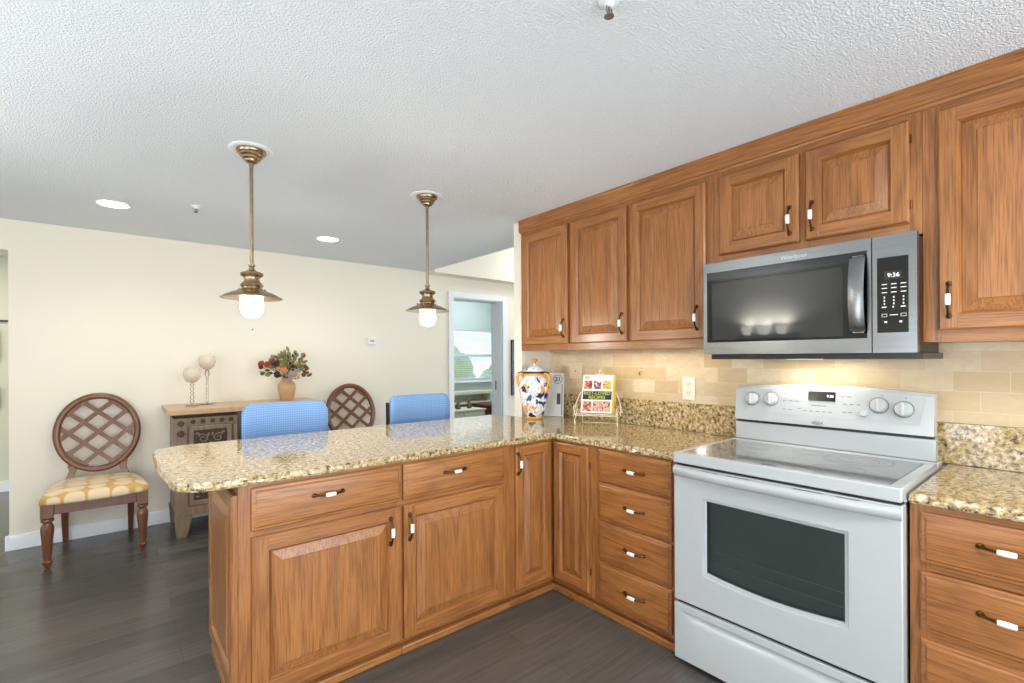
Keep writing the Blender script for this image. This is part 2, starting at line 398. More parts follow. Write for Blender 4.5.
# ---------------------------------------------------------------- setting
CEIL = 2.352; FAR = 2.922
b = B(); b.box(-6.0, 4.6, -4.1, 5.4, -0.1, 0.0)
struct(b.build('floor', 'floor'), 'grey wood plank floor running through the kitchen and dining area', 'floor')
b = B(); b.box(-3.8, 0.84, -4.1, 3.05, CEIL, 2.9)
struct(b.build('ceiling', 'ceiling'), 'textured white ceiling over kitchen and dining area', 'ceiling')
b = B(); b.box(0.84, 4.4, -0.2, 3.13, 2.9, 3.0)
struct(b.build('ceiling_hallway', 'ceiling'), 'higher white ceiling of the space behind the upper cabinets', 'ceiling')
b = B()
b.box(-2.525, 1.20, FAR, 3.13, 0, CEIL); b.box(1.20, 1.95, FAR, 3.13, 2.09, 2.9); b.box(1.95, 4.4, FAR, 3.13, 0, 2.9)
b.box(0.84, 1.20, FAR, 3.13, CEIL, 2.9); b.box(-3.6, -2.525, FAR, 3.13, 2.134, CEIL)
struct(b.build('wall_far', 'cream'), 'long cream wall behind the carved chest', 'wall')
b = B(); b.box(0.842, 4.4, 2.74, 2.921, 2.325, 2.9)
struct(b.build('wall_bulkhead', 'cream'), 'cream bulkhead above the white doorway', 'wall')
b = B(); b.box(0.664, 0.80, -4.1, 0.69, 0, CEIL)
struct(b.build('wall_right', 'cream'), 'wall carrying the oak cabinets, microwave and range', 'wall')
b = B(); b.box(0.652, 0.664, -2.4, 0.688, 1.080, 1.42)
struct(b.build('wall_backsplash', 'tile'), 'beige travertine tile strip between granite and upper cabinets', 'wall tiles')
b = B(); b.box(0.362, 1.10, 0.69, 0.775, 0, CEIL)
struct(b.build('wall_return', 'cream', bevel=0.004), 'short cream wall end left of the upper cabinets', 'wall')
b = B(); b.box(-3.72, -3.6, -4.1, 3.05, 0, CEIL)
struct(b.build('wall_left', 'cream'), 'cream wall left of the camera, outside the picture', 'wall')
b = B(); b.box(-3.6, -3.3, -4.1, -4.0, 0, CEIL); b.box(0.3, 0.664, -4.1, -4.0, 0, CEIL); b.box(-3.3, 0.3, -4.1, -4.0, 2.15, CEIL); b.box(-3.3, 0.3, -4.1, -4.0, 0, 0.06)
struct(b.build('wall_back', 'cream'), 'wall behind the camera with a wide patio opening', 'wall')
# hallway beyond left opening
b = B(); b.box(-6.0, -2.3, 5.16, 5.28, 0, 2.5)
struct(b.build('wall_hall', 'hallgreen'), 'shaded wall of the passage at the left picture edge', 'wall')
b = B(); b.box(-6.0, -2.3, 3.13, 5.28, 2.42, 2.5)
struct(b.build('ceiling_hall', 'ceiling'), 'low ceiling of the passage at the left picture edge', 'ceiling')
b = B(); b.box(-6.0, -2.3, 5.146, 5.159, 0, 0.11)
struct(b.build('baseboard_hall', 'white_trim'), 'white baseboard in the passage at the left edge', 'baseboard')
b = B(); b.box(-6.0, -2.3, 5.135, 5.159, 1.745, 1.765)
struct(b.build('trim_hall', 'frame_dark'), 'thin dark rail on the passage wall above two frames', 'trim')
for z0, z1, lab in ((1.35, 1.66, 'dark picture frame on the passage wall, upper one at left edge'), (0.86, 1.08, 'dark picture frame on the passage wall, lower one at left edge')):
    t = thing('framed_picture', lab, 'picture', (-3.15, 5.14, z0), group='frames in the passage')
    bb = B(); h = z1 - z0
    bb.box(0, 0.30, -0.02, 0.018, 0, 0.03).box(0, 0.30, -0.02, 0.018, h - 0.03, h).box(0, 0.03, -0.02, 0.018, 0.03, h - 0.03).box(0.27, 0.30, -0.02, 0.018, 0.03, h - 0.03)
    bb.build('frame', 'frame_dark', t)
    B().box(0.03, 0.27, -0.01, 0.018, 0.03, h - 0.03).build('picture', 'art', t)
# baseboard far
def base_run(x0, x1, y):
    prof = [(y - 0.0005, 0), (y - 0.016, 0), (y - 0.015, 0.075), (y - 0.008, 0.10), (y - 0.0005, 0.105)]
    return prof
b = B()
pr_ = [(-0.0005, 0.0), (-0.017, 0.0), (-0.016, 0.072), (-0.009, 0.098), (-0.0005, 0.104)]
b.loft([[(x, FAR + y, z) for y, z in pr_] for x in (-2.545, 1.128)])
b.loft([[(-2.5255 + y, yy, z) for y, z in pr_] for yy in (FAR - 0.016, 3.13)])
struct(b.build('baseboard_far', 'white_trim'), 'white baseboard along the cream far wall', 'baseboard')
b = B(); b.box(2.032, 4.4, FAR - 0.016, FAR - 0.0005, 0, 0.104)
struct(b.build('baseboard_hallway', 'white_trim'), 'white baseboard right of the white doorway', 'baseboard')
# door casing
b = B()
for x0, x1, z0, z1 in ((1.13, 1.203, 0, 2.155), (1.952, 2.028, 0, 2.155), (1.203, 1.952, 2.082, 2.155)):
    b.box(x0, x1, FAR - 0.022, FAR - 0.0005, z0, z1)
    b.box(x0, x1, 3.1305, 3.15, z0, z1)
b.box(1.2005, 1.216, FAR, 3.13, 0, 2.076); b.box(1.936, 1.9495, FAR, 3.13, 0, 2.076); b.box(1.2005, 1.9495, FAR, 3.13, 2.076, 2.0895)
d1 = struct(b.build('door_1', 'white_trim', bevel=0.004), 'white cased doorway into the bedroom beside the pendant lamp', 'doorway')
B().box(1.932, 1.937, 3.02, 3.045, 0.93, 1.05).build('strike_plate', 'grey_metal', d1)
# bedroom beyond
YB = 4.95
b = B(); b.box(1.0, 1.9, YB, 5.1, 0, 2.6); b.box(4.0, 4.6, YB, 5.1, 0, 2.6); b.box(1.9, 4.0, YB, 5.1, 0, 0.96); b.box(1.9, 4.0, YB, 5.1, 1.83, 2.6)
struct(b.build('wall_bedroom', 'bedroom'), 'grey-blue bedroom wall seen through the doorway', 'wall')
b = B(); b.box(0.9, 1.0, 3.13, 5.1, 0, 2.6); b.box(4.6, 4.7, 3.13, 5.1, 0, 2.6)
struct(b.build('wall_bedroom_side', 'bedroom'), 'side walls of the bedroom behind the doorway', 'wall')
b = B(); b.box(0.9, 4.7, 3.13, 5.1, 2.6, 2.65)
struct(b.build('ceiling_bedroom', 'ceiling'), 'bedroom ceiling behind the doorway', 'ceiling')
wn = bpy.data.objects.new('window_1', None); COL.objects.link(wn); struct(wn, 'white bedroom window seen through the doorway', 'window')
b = B()
for x0, x1, z0, z1 in ((1.9, 1.95, 0.96, 1.83), (3.95, 4.0, 0.96, 1.83), (1.95, 3.95, 0.96, 1.0), (1.95, 3.95, 1.79, 1.83), (1.95, 3.95, 1.375, 1.42)):
    b.box(x0, x1, 5.0, 5.07, z0, z1)
b.build('window_frame', 'white_trim', wn)
B().box(1.95, 3.95, 5.03, 5.036, 1.0, 1.79).build('window_pane', 'window_glass', wn)
B().box(1.85, 4.05, YB - 0.06, YB + 0.04, 0.925, 0.959).build('window_sill', 'white_trim', wn, bevel=0.005)
t = thing('window_blind', 'white slatted blind hanging in the bedroom window', 'blind', (1.96, 4.965, 1.0))
B().box(0.0, 1.98, -0.01, 0.03, 0.785, 0.825).build('headrail', 'blind', t)
for k in range(24):
    z = 0.02 + k * 0.032
    B().hexa([(0.01, -0.006, z + 0.009), (1.97, -0.006, z + 0.009), (1.97, 0.022, z - 0.001), (0.01, 0.022, z - 0.001)], [(0.01, -0.006, z + 0.011), (1.97, -0.006, z + 0.011), (1.97, 0.022, z + 0.001), (0.01, 0.022, z + 0.001)]).build('slat', 'blind', t)
for x in (0.3, 1.0, 1.7): B().tube([(x, 0.008, 0.012), (x, 0.008, 0.79)], 0.0012, segs=5).build('ladder_cord', 'blind', t)
# garden outside bedroom window
B_ = B(); B_.box(-1, 9, 5.1, 14, -0.3, -0.2)
struct(B_.build('ground_garden', 'lawn'), 'pale lawn outside the bedroom window', 'ground')
for k, (x, y, r) in enumerate(((3.9, 7.8, 0.75), (6.4, 8.2, 0.9), (6.0, 11.6, 1.3))):
    bb = B(); bb.sphere((0, 0, r * 0.75), r, sc=(1.1, 0.9, 0.85), sub=4)
    for v in bb.bm.verts:
        v.co += v.co.normalized() * 0.16 * mnoise.noise(v.co * 5 + Vector((k * 9, 0, 0)))
    o = bb.build('garden_shrub', 'hedge', loc=(x, y, -0.22))
    tag(o, ('small green shrub outside the bedroom window, left one', 'green shrub outside the bedroom window, right one', 'tall green shrub farthest outside the bedroom window')[k], 'shrub', 'shrubs in the garden')
# bedroom furniture
t = thing('storage_bench', 'white shelf bench along the wall under the bedroom window', 'bench', (2.05, 4.66, 0))
B().box(0, 2.2, 0, 0.28, 0.74, 0.79).build('top', 'dresser', t, bevel=0.004)
B().box(0, 2.2, 0.24, 0.28, 0, 0.74).build('back_panel', 'dresser', t)
B().box(0, 2.2, 0.0, 0.24, 0.58, 0.615).build('shelf', 'dresser', t, bevel=0.003)
for x in (0, 1.02, 2.165): B().box(x, x + 0.035, 0.0, 0.24, 0, 0.74).build('divider', 'dresser', t)
t = thing('low_dresser', 'low cream dresser with drawers under the bedroom window', 'dresser', (1.75, 4.12, 0))
B().box(0, 0.82, 0.02, 0.44, 0.07, 0.53).build('carcass', 'dresser', t, bevel=0.003)
B().box(-0.015, 0.835, 0.0, 0.45, 0.53, 0.555).build('top', 'dresser', t, bevel=0.004)
for x in (0.02, 0.42):
    dr = B().box(x, x + 0.38, 0.004, 0.02, 0.33, 0.51).build('drawer', 'dresser', t, bevel=0.003)
    B().sphere((x + 0.19, -0.006, 0.42), 0.013).build('knob', 'pewter', dr)
    dr = B().box(x, x + 0.38, 0.004, 0.02, 0.10, 0.31).build('drawer', 'dresser', t, bevel=0.003)
    B().sphere((x + 0.19, -0.006, 0.20), 0.013).build('knob', 'pewter', dr)
for x in (0.02, 0.75): B().box(x, x + 0.05, 0.04, 0.42, 0, 0.07).build('foot', 'dresser', t)
for x, lab in ((2.19, 'small dark figurine on the cream dresser, nearer the dresser middle'), (2.40, 'small dark figurine on the cream dresser, at its right end')):
    bb = B(); bb.lathe([(0.03, 0), (0.045, 0.02), (0.04, 0.06), (0.022, 0.085), (0.028, 0.10), (0.02, 0.125), (0.004, 0.135)], segs=14)
    tag(bb.build('figurine', 'pewter', loc=(x, 4.33, 0.555)), lab, 'ornament', 'figurines on the dresser')
t = thing('cedar_chest', 'dark red wooden chest right of the cream dresser in the bedroom', 'chest', (2.62, 4.2, 0))
B().box(0, 0.7, 0, 0.4, 0.03, 0.56).build('body', 'redwood', t, bevel=0.006)
B().box(-0.015, 0.715, -0.015, 0.41, 0.561, 0.60).build('lid', 'redwood', t, bevel=0.006)
# art right of the doorway
t = thing('canvas_painting', 'tall narrow blue and brown painting right of the doorway', 'painting', (2.10, FAR - 0.035, 0.86))
B().box(0, 0.55, 0.004, 0.034, 0, 0.73).build('stretcher', 'frame_dark', t)
B().box(0.0, 0.55, 0.0, 0.004, 0, 0.73).build('canvas', 'art', t)

# ---------------------------------------------------------------- cabinets
def ringface(bm, A, Bq, mi_h, mi_v):
    # A,Bq: 4 verts each, order bl, br, tr, tl
    for i, mi in ((0, mi_h), (1, mi_v), (2, mi_h), (3, mi_v)):
        bm.faces.new((A[i], A[(i + 1) % 4], Bq[(i + 1) % 4], Bq[i])).material_index = mi
def rect(bm, x0, z0, w, h, ins, y):
    return [bm.verts.new(p) for p in ((x0 + ins, y, z0 + ins), (x0 + w - ins, y, z0 + ins), (x0 + w - ins, y, z0 + h - ins), (x0 + ins, y, z0 + h - ins))]
T = 0.022
def raised_door(x0, z0, wd, h, parent, stile=0.056):
    bb = B(); bm = bb.bm
    R0 = rect(bm, x0, z0, wd, h, 0, 0); R1 = rect(bm, x0, z0, wd, h, 0, -T + 0.006); R2 = rect(bm, x0, z0, wd, h, 0.007, -T)
    bm.faces.new(R0[::-1]).material_index = 0
    ringface(bm, R0, R1, 1, 0); ringface(bm, R1, R2, 1, 0)
    s = stile
    I = rect(bm, x0, z0, wd, h, s, -T)
    tl = bm.verts.new((x0 + s, -T, z0 + h - 0.007)); tr = bm.verts.new((x0 + wd - s, -T, z0 + h - 0.007))
    bl = bm.verts.new((x0 + s, -T, z0 + 0.007)); br = bm.verts.new((x0 + wd - s, -T, z0 + 0.007))
    for q, mi in (((R2[0], bl, I[0], I[3], tl, R2[3]), 0), ((br, R2[1], R2[2], tr, I[2], I[1]), 0), ((bl, br, I[1], I[0]), 1), ((I[3], I[2], tr, tl), 1)):
        bm.faces.new(q).material_index = mi
    J = rect(bm, x0, z0, wd, h, s + 0.007, -T + 0.009); ringface(bm, I, J, 1, 0)
    K = rect(bm, x0, z0, wd, h, s + 0.010, -T + 0.0155); ringface(bm, J, K, 1, 0)
    bm.faces.new(K).material_index = 0
    d = bb.build('door', ['oak_v', 'oak_h'], parent, angle=20)
    bb = B(); bm = bb.bm
    P0 = rect(bm, x0, z0, wd, h, s + 0.012, -T + 0.016); P1 = rect(bm, x0, z0, wd, h, s + 0.012, -T + 0.0125)
    g = min(0.038, wd * 0.12)
    P2 = rect(bm, x0, z0, wd, h, s + 0.012 + g, -T + 0.0020); P3 = rect(bm, x0, z0, wd, h, s + 0.0135 + g, -T - 0.0005)
    ringface(bm, P0, P1, 0, 0); ringface(bm, P1, P2, 0, 0); ringface(bm, P2, P3, 0, 0); bm.faces.new(P3).material_index = 0
    bm.faces.new(P0[::-1])
    bb.build('raised_panel', ['oak_v'], d, angle=12)
    return d
def drawer_front(x0, z0, wd, h, parent):
    bb = B(); bm = bb.bm
    R0 = rect(bm, x0, z0, wd, h, 0, 0); R1 = rect(bm, x0, z0, wd, h, 0, -T + 0.009); R2 = rect(bm, x0, z0, wd, h, 0.004, -T + 0.0065)
    R3 = rect(bm, x0, z0, wd, h, 0.011, -T + 0.0055); R4 = rect(bm, x0, z0, wd, h, 0.017, -T + 0.0005); R5 = rect(bm, x0, z0, wd, h, 0.020, -T)
    bm.faces.new(R0[::-1])
    for a, c in ((R0, R1), (R1, R2), (R2, R3), (R3, R4), (R4, R5)): ringface(bm, a, c, 0, 0)
    bm.faces.new(R5)
    return bb.build('drawer', ['oak_h'], parent, angle=18)
def handle(parent, x, z, vertical, yf=-T, L=0.118):
    gp = B(); h = L / 2 - 0.010
    ax = (lambda a, y: (x, y, z + a)) if vertical else (lambda a, y: (x + a, y, z))
    for sg in (-1, 1):
        bb = B()
        bb.lathe([(0.0085, 0), (0.0105, 0.002), (0.009, 0.005), (0.005, 0.007), (0.001, 0.0075)], ax(sg * h, yf), 'y', 14)
        # mirror outward (lathe grows +y; flip)
        pts = [ax(sg * h, yf - 0.004), ax(sg * (h - 0.006), yf - 0.012), ax(sg * (h - 0.016), yf - 0.020), ax(sg * 0.024, yf - 0.026), ax(sg * 0.017, yf - 0.028)]
        bb.tube(pts, [0.0062, 0.0052, 0.0042, 0.0046, 0.0068], segs=10)
        bb.sphere(ax(sg * (h + 0.002), yf - 0.004), 0.009, sub=2, sc=(1, 0.55, 1))
        bb.build('handle_mount', 'bronze', parent)
    pr = [(0.0055, -0.0205), (0.0078, -0.019), (0.0088, -0.006), (0.009, 0.0), (0.0088, 0.006), (0.0078, 0.019), (0.0055, 0.0205)]
    gp.lathe(pr, ax(0, yf - 0.028), 'z' if vertical else 'x', 16)
    o = gp.build('porcelain_grip', 'porcelain', parent); o['label'] = 'white porcelain grip'
def frame(parent, w, z0, z1, stiles, rails, name='face_frame'):
    # stiles: list (x0,x1); rails: list (x0,x1,za,zb)
    bb = B()
    for a, c in stiles: bb.box(a, c, 0, 0.02, z0, z1, 0)
    for a, c, za, zb in rails: bb.box(a, c, 0.0003, 0.0197, za, zb, 1)
    return bb.build(name, ['oak_v', 'oak_h'], parent)
def hinges(parent, x, zs):
    for z in zs: B().tube([(x, -0.006, z - 0.016), (x, -0.006, z + 0.016)], 0.0035, segs=8).build('hinge', 'bronze', parent)
BT = 0.881   # carcass top
def base_common(t, w, depth, stop0=0.0, stop1=0.0):
    B().box(0.0, w, 0.02, depth, 0.062, BT).build('carcass', 'oak_v', t)
    B().box(0.0, w, 0.026, depth, 0.0, 0.062).build('toe_board', 'oak_h', t)
    B().box(stop0, w - stop1, -0.006, 0.026, 0.0, 0.036).build('shoe_molding', 'oak_h', t, bevel=0.006, segs=3)
FY = 0.022
# cabinet with drawer over door, end of peninsula
X0 = -1.598
t = thing('base_cabinet', 'oak base cabinet at the free end of the peninsula, panelled end', 'cabinet', (X0, FY, 0), 0, 'oak base cabinets')
W = -0.944 - X0; base_common(t, W, 0.58)
frame(t, W, 0.062, BT, [(0, 0.05), (W - 0.02, W)], [(0.05, W - 0.02, 0.855, BT), (0.05, W - 0.02, 0.675, 0.712), (0.05, W - 0.02, 0.062, 0.095)])
d = drawer_front(-1.556 - X0, 0.706, 0.606, 0.161, t); handle(d, -1.276 - X0, 0.802, False, L=0.132)
d = raised_door(-1.556 - X0, 0.072, 0.606, 0.610, t); handle(d, -1.006 - X0, 0.582, True, L=0.130)
ep = raised_door(0.012, 0.10, 0.555, 0.745, t, 0.055); ep.name = 'end_panel'
ep.rotation_euler = (0, 0, -PI / 2); ep.location = (0.0, 0.575, 0.0)
# -> front of the panel faces -X
o = B().box(-0.012, 0.0, -0.008, 0.58, 0.0, 0.045).build('end_molding', 'oak_y', t, bevel=0.004)
# second cabinet
X1 = -0.944
t = thing('base_cabinet', 'oak base cabinet in the peninsula middle, grip at door upper left', 'cabinet', (X1, FY, 0), 0, 'oak base cabinets')
W = -0.31 - X1; base_common(t, W, 0.58)
frame(t, W, 0.062, BT, [(0, 0.02), (W - 0.05, W)], [(0.02, W - 0.05, 0.855, BT), (0.02, W - 0.05, 0.675, 0.712), (0.02, W - 0.05, 0.062, 0.095)])
d = drawer_front(-0.938 - X1, 0.706, 0.590, 0.161, t); handle(d, -0.667 - X1, 0.801, False, L=0.132)
d = raised_door(-0.938 - X1, 0.072, 0.590, 0.610, t); handle(d, -0.9245 - X1 + 0.012, 0.582, True, L=0.130)
# corner cabinet
t = thing('corner_cabinet', 'oak corner base cabinet with two narrow doors meeting in the inner corner', 'cabinet', (FY, FY, 0), 0, 'oak base cabinets')
L_ = lambda f, r, e: [(-0.332, f), (f, f), (f, -0.322), (0.60, -0.322), (0.60, e), (-0.332, e)]
B().prism(L_(0.02, 0, 0.58), 0.062, BT).build('carcass', 'oak_v', t)
B().prism(L_(0.026, 0, 0.58), 0.0, 0.062).build('toe_board', 'oak_h', t)
B().prism([(-0.332, -0.006), (-0.006, -0.006), (-0.006, -0.322), (0.026, -0.322), (0.026, 0.026), (-0.332, 0.026)], 0, 0.036).build('shoe_molding', 'oak_h', t, bevel=0.005, segs=3)
ff = frame(t, 0, 0.062, BT, [(-0.332, -0.292), (-0.03, 0.0)], [(-0.292, -0.03, 0.862, BT), (-0.292, -0.03, 0.062, 0.10)])
d = raised_door(-0.294, 0.085, 0.264, 0.782, t, 0.05); handle(d, -0.283, 0.775, True, L=0.128)
ff = frame(t, 0, 0.062, BT, [(0.0, 0.03), (0.27, 0.322)], [(0.03, 0.27, 0.862, BT), (0.03, 0.27, 0.062, 0.10)]); ff.rotation_euler = (0, 0, -PI / 2)
d = raised_door(0.026, 0.085, 0.262, 0.782, t, 0.05); d.rotation_euler = (0, 0, -PI / 2)
hinges(d, 0.291, (0.20, 0.77))
# drawer stack beside range
t = thing('drawer_cabinet', 'oak cabinet with four drawers left of the white range', 'cabinet', (FY, -0.301, 0), -PI / 2, 'oak base cabinets')
W = 0.498; base_common(t, W, 0.60)
ZD = ((0.705, 0.165), (0.507, 0.188), (0.297, 0.195), (0.078, 0.204))
frame(t, W, 0.062, BT, [(0, 0.05), (W - 0.05, W)], [(0.05, W - 0.05, 0.86, BT)] + [(0.05, W - 0.05, z - 0.022, z + 0.012) for z, h in ZD])
for z, h in ZD:
    d = drawer_front(0.033, z, 0.428, h, t); handle(d, 0.262, z + h * 0.5 + 0.002, False, L=0.128)
# right drawer cabinet
t = thing('drawer_cabinet', 'oak drawer cabinet right of the white range, cut by the picture edge', 'cabinet', (FY, -1.613, 0), -PI / 2, 'oak base cabinets')
W = 0.70; base_common(t, W, 0.60)
ZR = ((0.700, 0.158), (0.486, 0.186), (0.270, 0.190), (0.078, 0.170))
frame(t, W, 0.062, BT, [(0, 0.05), (W - 0.05, W)], [(0.05, W - 0.05, 0.85, BT)] + [(0.05, W - 0.05, z - 0.026, z + 0.012) for z, h in ZR])
for z, h in ZR:
    d = drawer_front(0.028, z, 0.638, h, t); handle(d, 0.222, z + h * 0.55 + 0.006, False, L=0.132)

# upper cabinets
UX, UB = 0.36, 1.40
def upper(y0, y1, z0, label, doors, group='oak upper cabinets', ztop=2.2555):
    t = thing('upper_cabinet', label, 'cabinet', (UX, y0, z0), -PI / 2, group)
    W = y0 - y1; H = ztop - z0
    B().box(0, W, 0.02, 0.290, 0, H).build('carcass', 'oak_v', t)
    xs = [(0, max(doors[0][0] + 0.012, 0.02))]
    for a, c in zip(doors, doors[1:]): xs.append((a[1] - 0.012, c[0] + 0.012))
    xs.append((min(doors[-1][1] - 0.012, W - 0.015), W))
    rails = []
    for (a, c), (e, f) in zip(xs, xs[1:]): rails += [(c, e, 0, 0.055), (c, e, H - 0.035, H)]
    frame(t, W, 0, H, xs, rails)
    for x0, x1, za, zb, hx, hz, hinge in doors:
        d = raised_door(x0, za - z0, x1 - x0, zb - za, t, 0.054)
        handle(d, hx, hz - z0, True, L=0.132)
        if hinge is not None: hinges(d, hinge, (za - z0 + 0.07, zb - z0 - 0.07))
    return t
yl = 0.686
upper(yl, 0.191, UB, 'oak upper cabinet with a single door, leftmost above the painted jar', [(yl - 0.655, yl - 0.205, 1.442, 2.233, yl - 0.237, 1.545, None)])
yl = 0.190
upper(yl, -0.785, UB, 'oak upper cabinet with two tall doors left of the microwave', [(yl - 0.177, yl + 0.266, 1.442, 2.233, yl + 0.237, 1.548, None), (yl + 0.292, yl + 0.750, 1.442, 2.233, yl + 0.706, 1.549, None)])
yl = -0.786
upper(yl, -1.590, 1.803, 'short oak upper cabinet with two doors directly above the microwave', [(yl + 0.821, yl + 1.179, 1.848, 2.233, yl + 1.144, 1.947, None), (yl + 1.203, yl + 1.555, 1.848, 2.233, yl + 1.232, 1.947, yl + 1.558)] if False else
      [(0.035, 0.393, 1.848, 2.233, 0.358, 1.947, None), (0.417, 0.769, 1.848, 2.233, 0.446, 1.947, 0.772)])
yl = -1.591
upper(yl, -2.30, UB, 'large oak upper cabinet right of the microwave, cut by picture edge', [(0.043, 0.66, 1.442, 2.233, 0.074, 1.548, None)])
# crown
b = B()
prof = [(0.3605, 2.258), (0.348, 2.258), (0.346, 2.268), (0.338, 2.272), (0.338, 2.335), (0.334, 2.340), (0.334, CEIL - 0.001), (0.3605, CEIL - 0.001)]
b.loft([[(x, y, z) for x, z in prof] for y in (-2.32, 0.689)])
b.box(0.3605, 0.65, -2.32, 0.689, 2.258, CEIL - 0.001)
o = tag(b.build('crown_molding', 'oak_y'), 'long oak crown molding joining upper cabinets to the ceiling', 'molding')
# counters
def counter(name, outline, z0, z1, label, corner_round=()):
    pts = []
    n = len(outline)
    for i in range(n):
        a = Vector(outline[i]); c = Vector(outline[(i + 1) % n]); L = (c - a).length; k = max(1, int(L / 0.02))
        for j in range(k): pts.append(a + (c - a) * (j / k))
    n = len(pts); bb = B(); bm = bb.bm
    area_ = sum(pts[i].x * pts[(i + 1) % n].y - pts[(i + 1) % n].x * pts[i].y for i in range(n)); sg = 1 if area_ > 0 else -1
    nor = []
    for i in range(n):
        d = (pts[(i + 1) % n] - pts[i - 1]).normalized(); nor.append(Vector((d.y, -d.x)) * sg)
    levels = [(0.0035, z0), (0.0, z0 + 0.004), (-0.0015, z0 + 0.010), (0, z0 + 0.017), (-0.001, z0 + 0.024), (0.0015, z1 - 0.003), (0.005, z1)]
    rings = []
    for li, (ins, z) in enumerate(levels):
        ring = []
        for p, q in zip(pts, nor):
            amp = 0.0022 if 0 < li < 6 else 0.0006
            dv = amp * (mnoise.noise(Vector((p.x * 55, p.y * 55, z * 90))) + mnoise.noise(Vector((p.x * 130, p.y * 130, z * 200))))
            pp = p - q * (ins + 0.0 - dv)
            ring.append((pp.x, pp.y, z))
        rings.append(ring)
    bb.loft(rings)
    o = bb.build(name, 'granite', angle=24)
    for p in o.data.polygons:
        if len(p.vertices) > 8: p.use_smooth = False
    return tag(o, label, 'countertop')
def arc(cx, cy, r, a0, a1, n=10):
    return [(cx + r * math.cos(math.radians(a0 + (a1 - a0) * i / n)), cy + r * math.sin(math.radians(a0 + (a1 - a0) * i / n))) for i in range(n + 1)]
out = [(0, 0), (0, -0.803), (0.64, -0.803), (0.64, 0.688), (0.360, 0.688), (0.360, 0.966)]
out += arc(-1.66, 0.816, 0.15, 90, 180) + [(-1.812, 0.5), (-1.808, 0.33), (-1.798, 0.20)] + arc(-1.66, 0.135, 0.137, 180, 270)
counter('granite_countertop', out, 0.882, 0.914, 'gold granite countertop wrapping the peninsula up to the range')
counter('granite_countertop', [(0, -1.615), (0.64, -1.615), (0.64, -2.32), (0, -2.32)][::-1], 0.882, 0.914, 'gold granite countertop right of the white range')
for y0, y1, lab in ((-0.803, 0.688, 'low granite backsplash left of the range'), (-2.32, -1.52, 'low granite backsplash right of the range')):
    tag(B().box(0.642, 0.6635, y0, y1, 0.9145, 1.0795).build('granite_backsplash', 'granite', bevel=0.002), lab, 'backsplash')

# ---------------------------------------------------------------- range
t = thing('range_stove', 'white electric range with glass cooktop and oven window', 'stove', (0, -0.808, 0), -PI / 2)
RW = 0.80
B().box(0.004, RW - 0.004, 0.0, 0.60, 0.03, 0.884).build('body', 'white_app', t)
for x in (0.04, 0.76):
    for y in (0.03, 0.55): B().lathe([(0.018, 0), (0.018, 0.012), (0.01, 0.014), (0.01, 0.031)], (x, y, 0), segs=12).build('leveling_foot', 'black', t)
b = B(); bm = b.bm   # cooktop frame ring
zt = 0.933
b.box(0.0, RW, -0.052, -0.020, 0.887, zt).box(0.0, 0.024, -0.020, 0.50, 0.887, zt).box(0.762, RW, -0.020, 0.50, 0.887, zt).box(0.024, 0.762, 0.478, 0.505, 0.887, zt)
b.box(0.0, RW, 0.505, 0.59, 0.887, zt)
o = b.build('cooktop_rim', 'white_app', t, bevel=0.005)
g = B().box(0.0242, 0.7618, -0.0198, 0.4778, 0.905, 0.9318).build('glass_cooktop', 'cooktop', t)
b = B()
for cx, cy, r in ((0.19, 0.10, 0.105), (0.19, 0.35, 0.085), (0.58, 0.11, 0.085), (0.58, 0.35, 0.115), (0.39, 0.37, 0.06)):
    for rr in (r, r * 0.62):
        ring = [[(cx + q * math.cos(2 * PI * k / 40), cy + q * math.sin(2 * PI * k / 40), 0.9321 + dz) for k in range(40)] for q, dz in ((rr, 0), (rr, 0.0002), (rr - 0.002, 0.0002), (rr - 0.002, 0))]
        b.loft(ring, caps=False)
b.build('burner_ring', 'burner', g)
B().box(0.352, 0.412, -0.012, 0.006, 0.932, 0.9324).build('burner_icon', 'black', g)
B().box(0.365, 0.405, 0.19, 0.200, 0.932, 0.9323).build('hot_surface_mark', 'ink', g)
B().box(0.005, RW - 0.005, -0.030, 0.0, 0.8775, 0.8868).build('vent_gap', 'black', t)
# oven door: frame around a window with a curved lower edge
b = B(); bm = b.bm
N = 24
wx0, wx1, wz0, wz1, bul = 0.146, 0.640, 0.443, 0.742, 0.018
def zlow(x, e=0.0): u = (x - wx0) / (wx1 - wx0); return wz0 - bul * (1 - (2 * u - 1) ** 2) - e
dz0, dz1, dy = 0.286, 0.876, -0.045
def door_loop(e):   # TL, TR, then the curved lower edge right to left
    return [(wx0 - e, wz1 + e), (wx1 + e, wz1 + e)] + [((wx1 + e) - (wx1 - wx0 + 2 * e) * i / N, zlow((wx1 + e) - (wx1 - wx0 + 2 * e) * i / N, e)) for i in range(N + 1)]
inn_ = door_loop(0.012); outr = [(0.0, dz1), (RW, dz1)] + [(RW - RW * i / N, dz0) for i in range(N + 1)]
def lv(pts, y): return [(x, y, z) for x, z in pts]
b.loft([lv(inn_, -0.001), lv(inn_, dy), lv(outr, dy), lv(outr, -0.001)], caps=False)
door = b.build('oven_door', 'white_app', t, bevel=0.004)
b = B()   # recessed grey border
inner = [(wx0, wz1), (wx1, wz1)] + [(wx1 - (wx1 - wx0) * i / N, zlow(wx1 - (wx1 - wx0) * i / N)) for i in range(N + 1)]
def off(e): return [(wx0 - e, wz1 + e), (wx1 + e, wz1 + e)] + [((wx1 + e) - (wx1 - wx0 + 2 * e) * i / N, zlow((wx1 + e) - (wx1 - wx0 + 2 * e) * i / N, e)) for i in range(N + 1)]
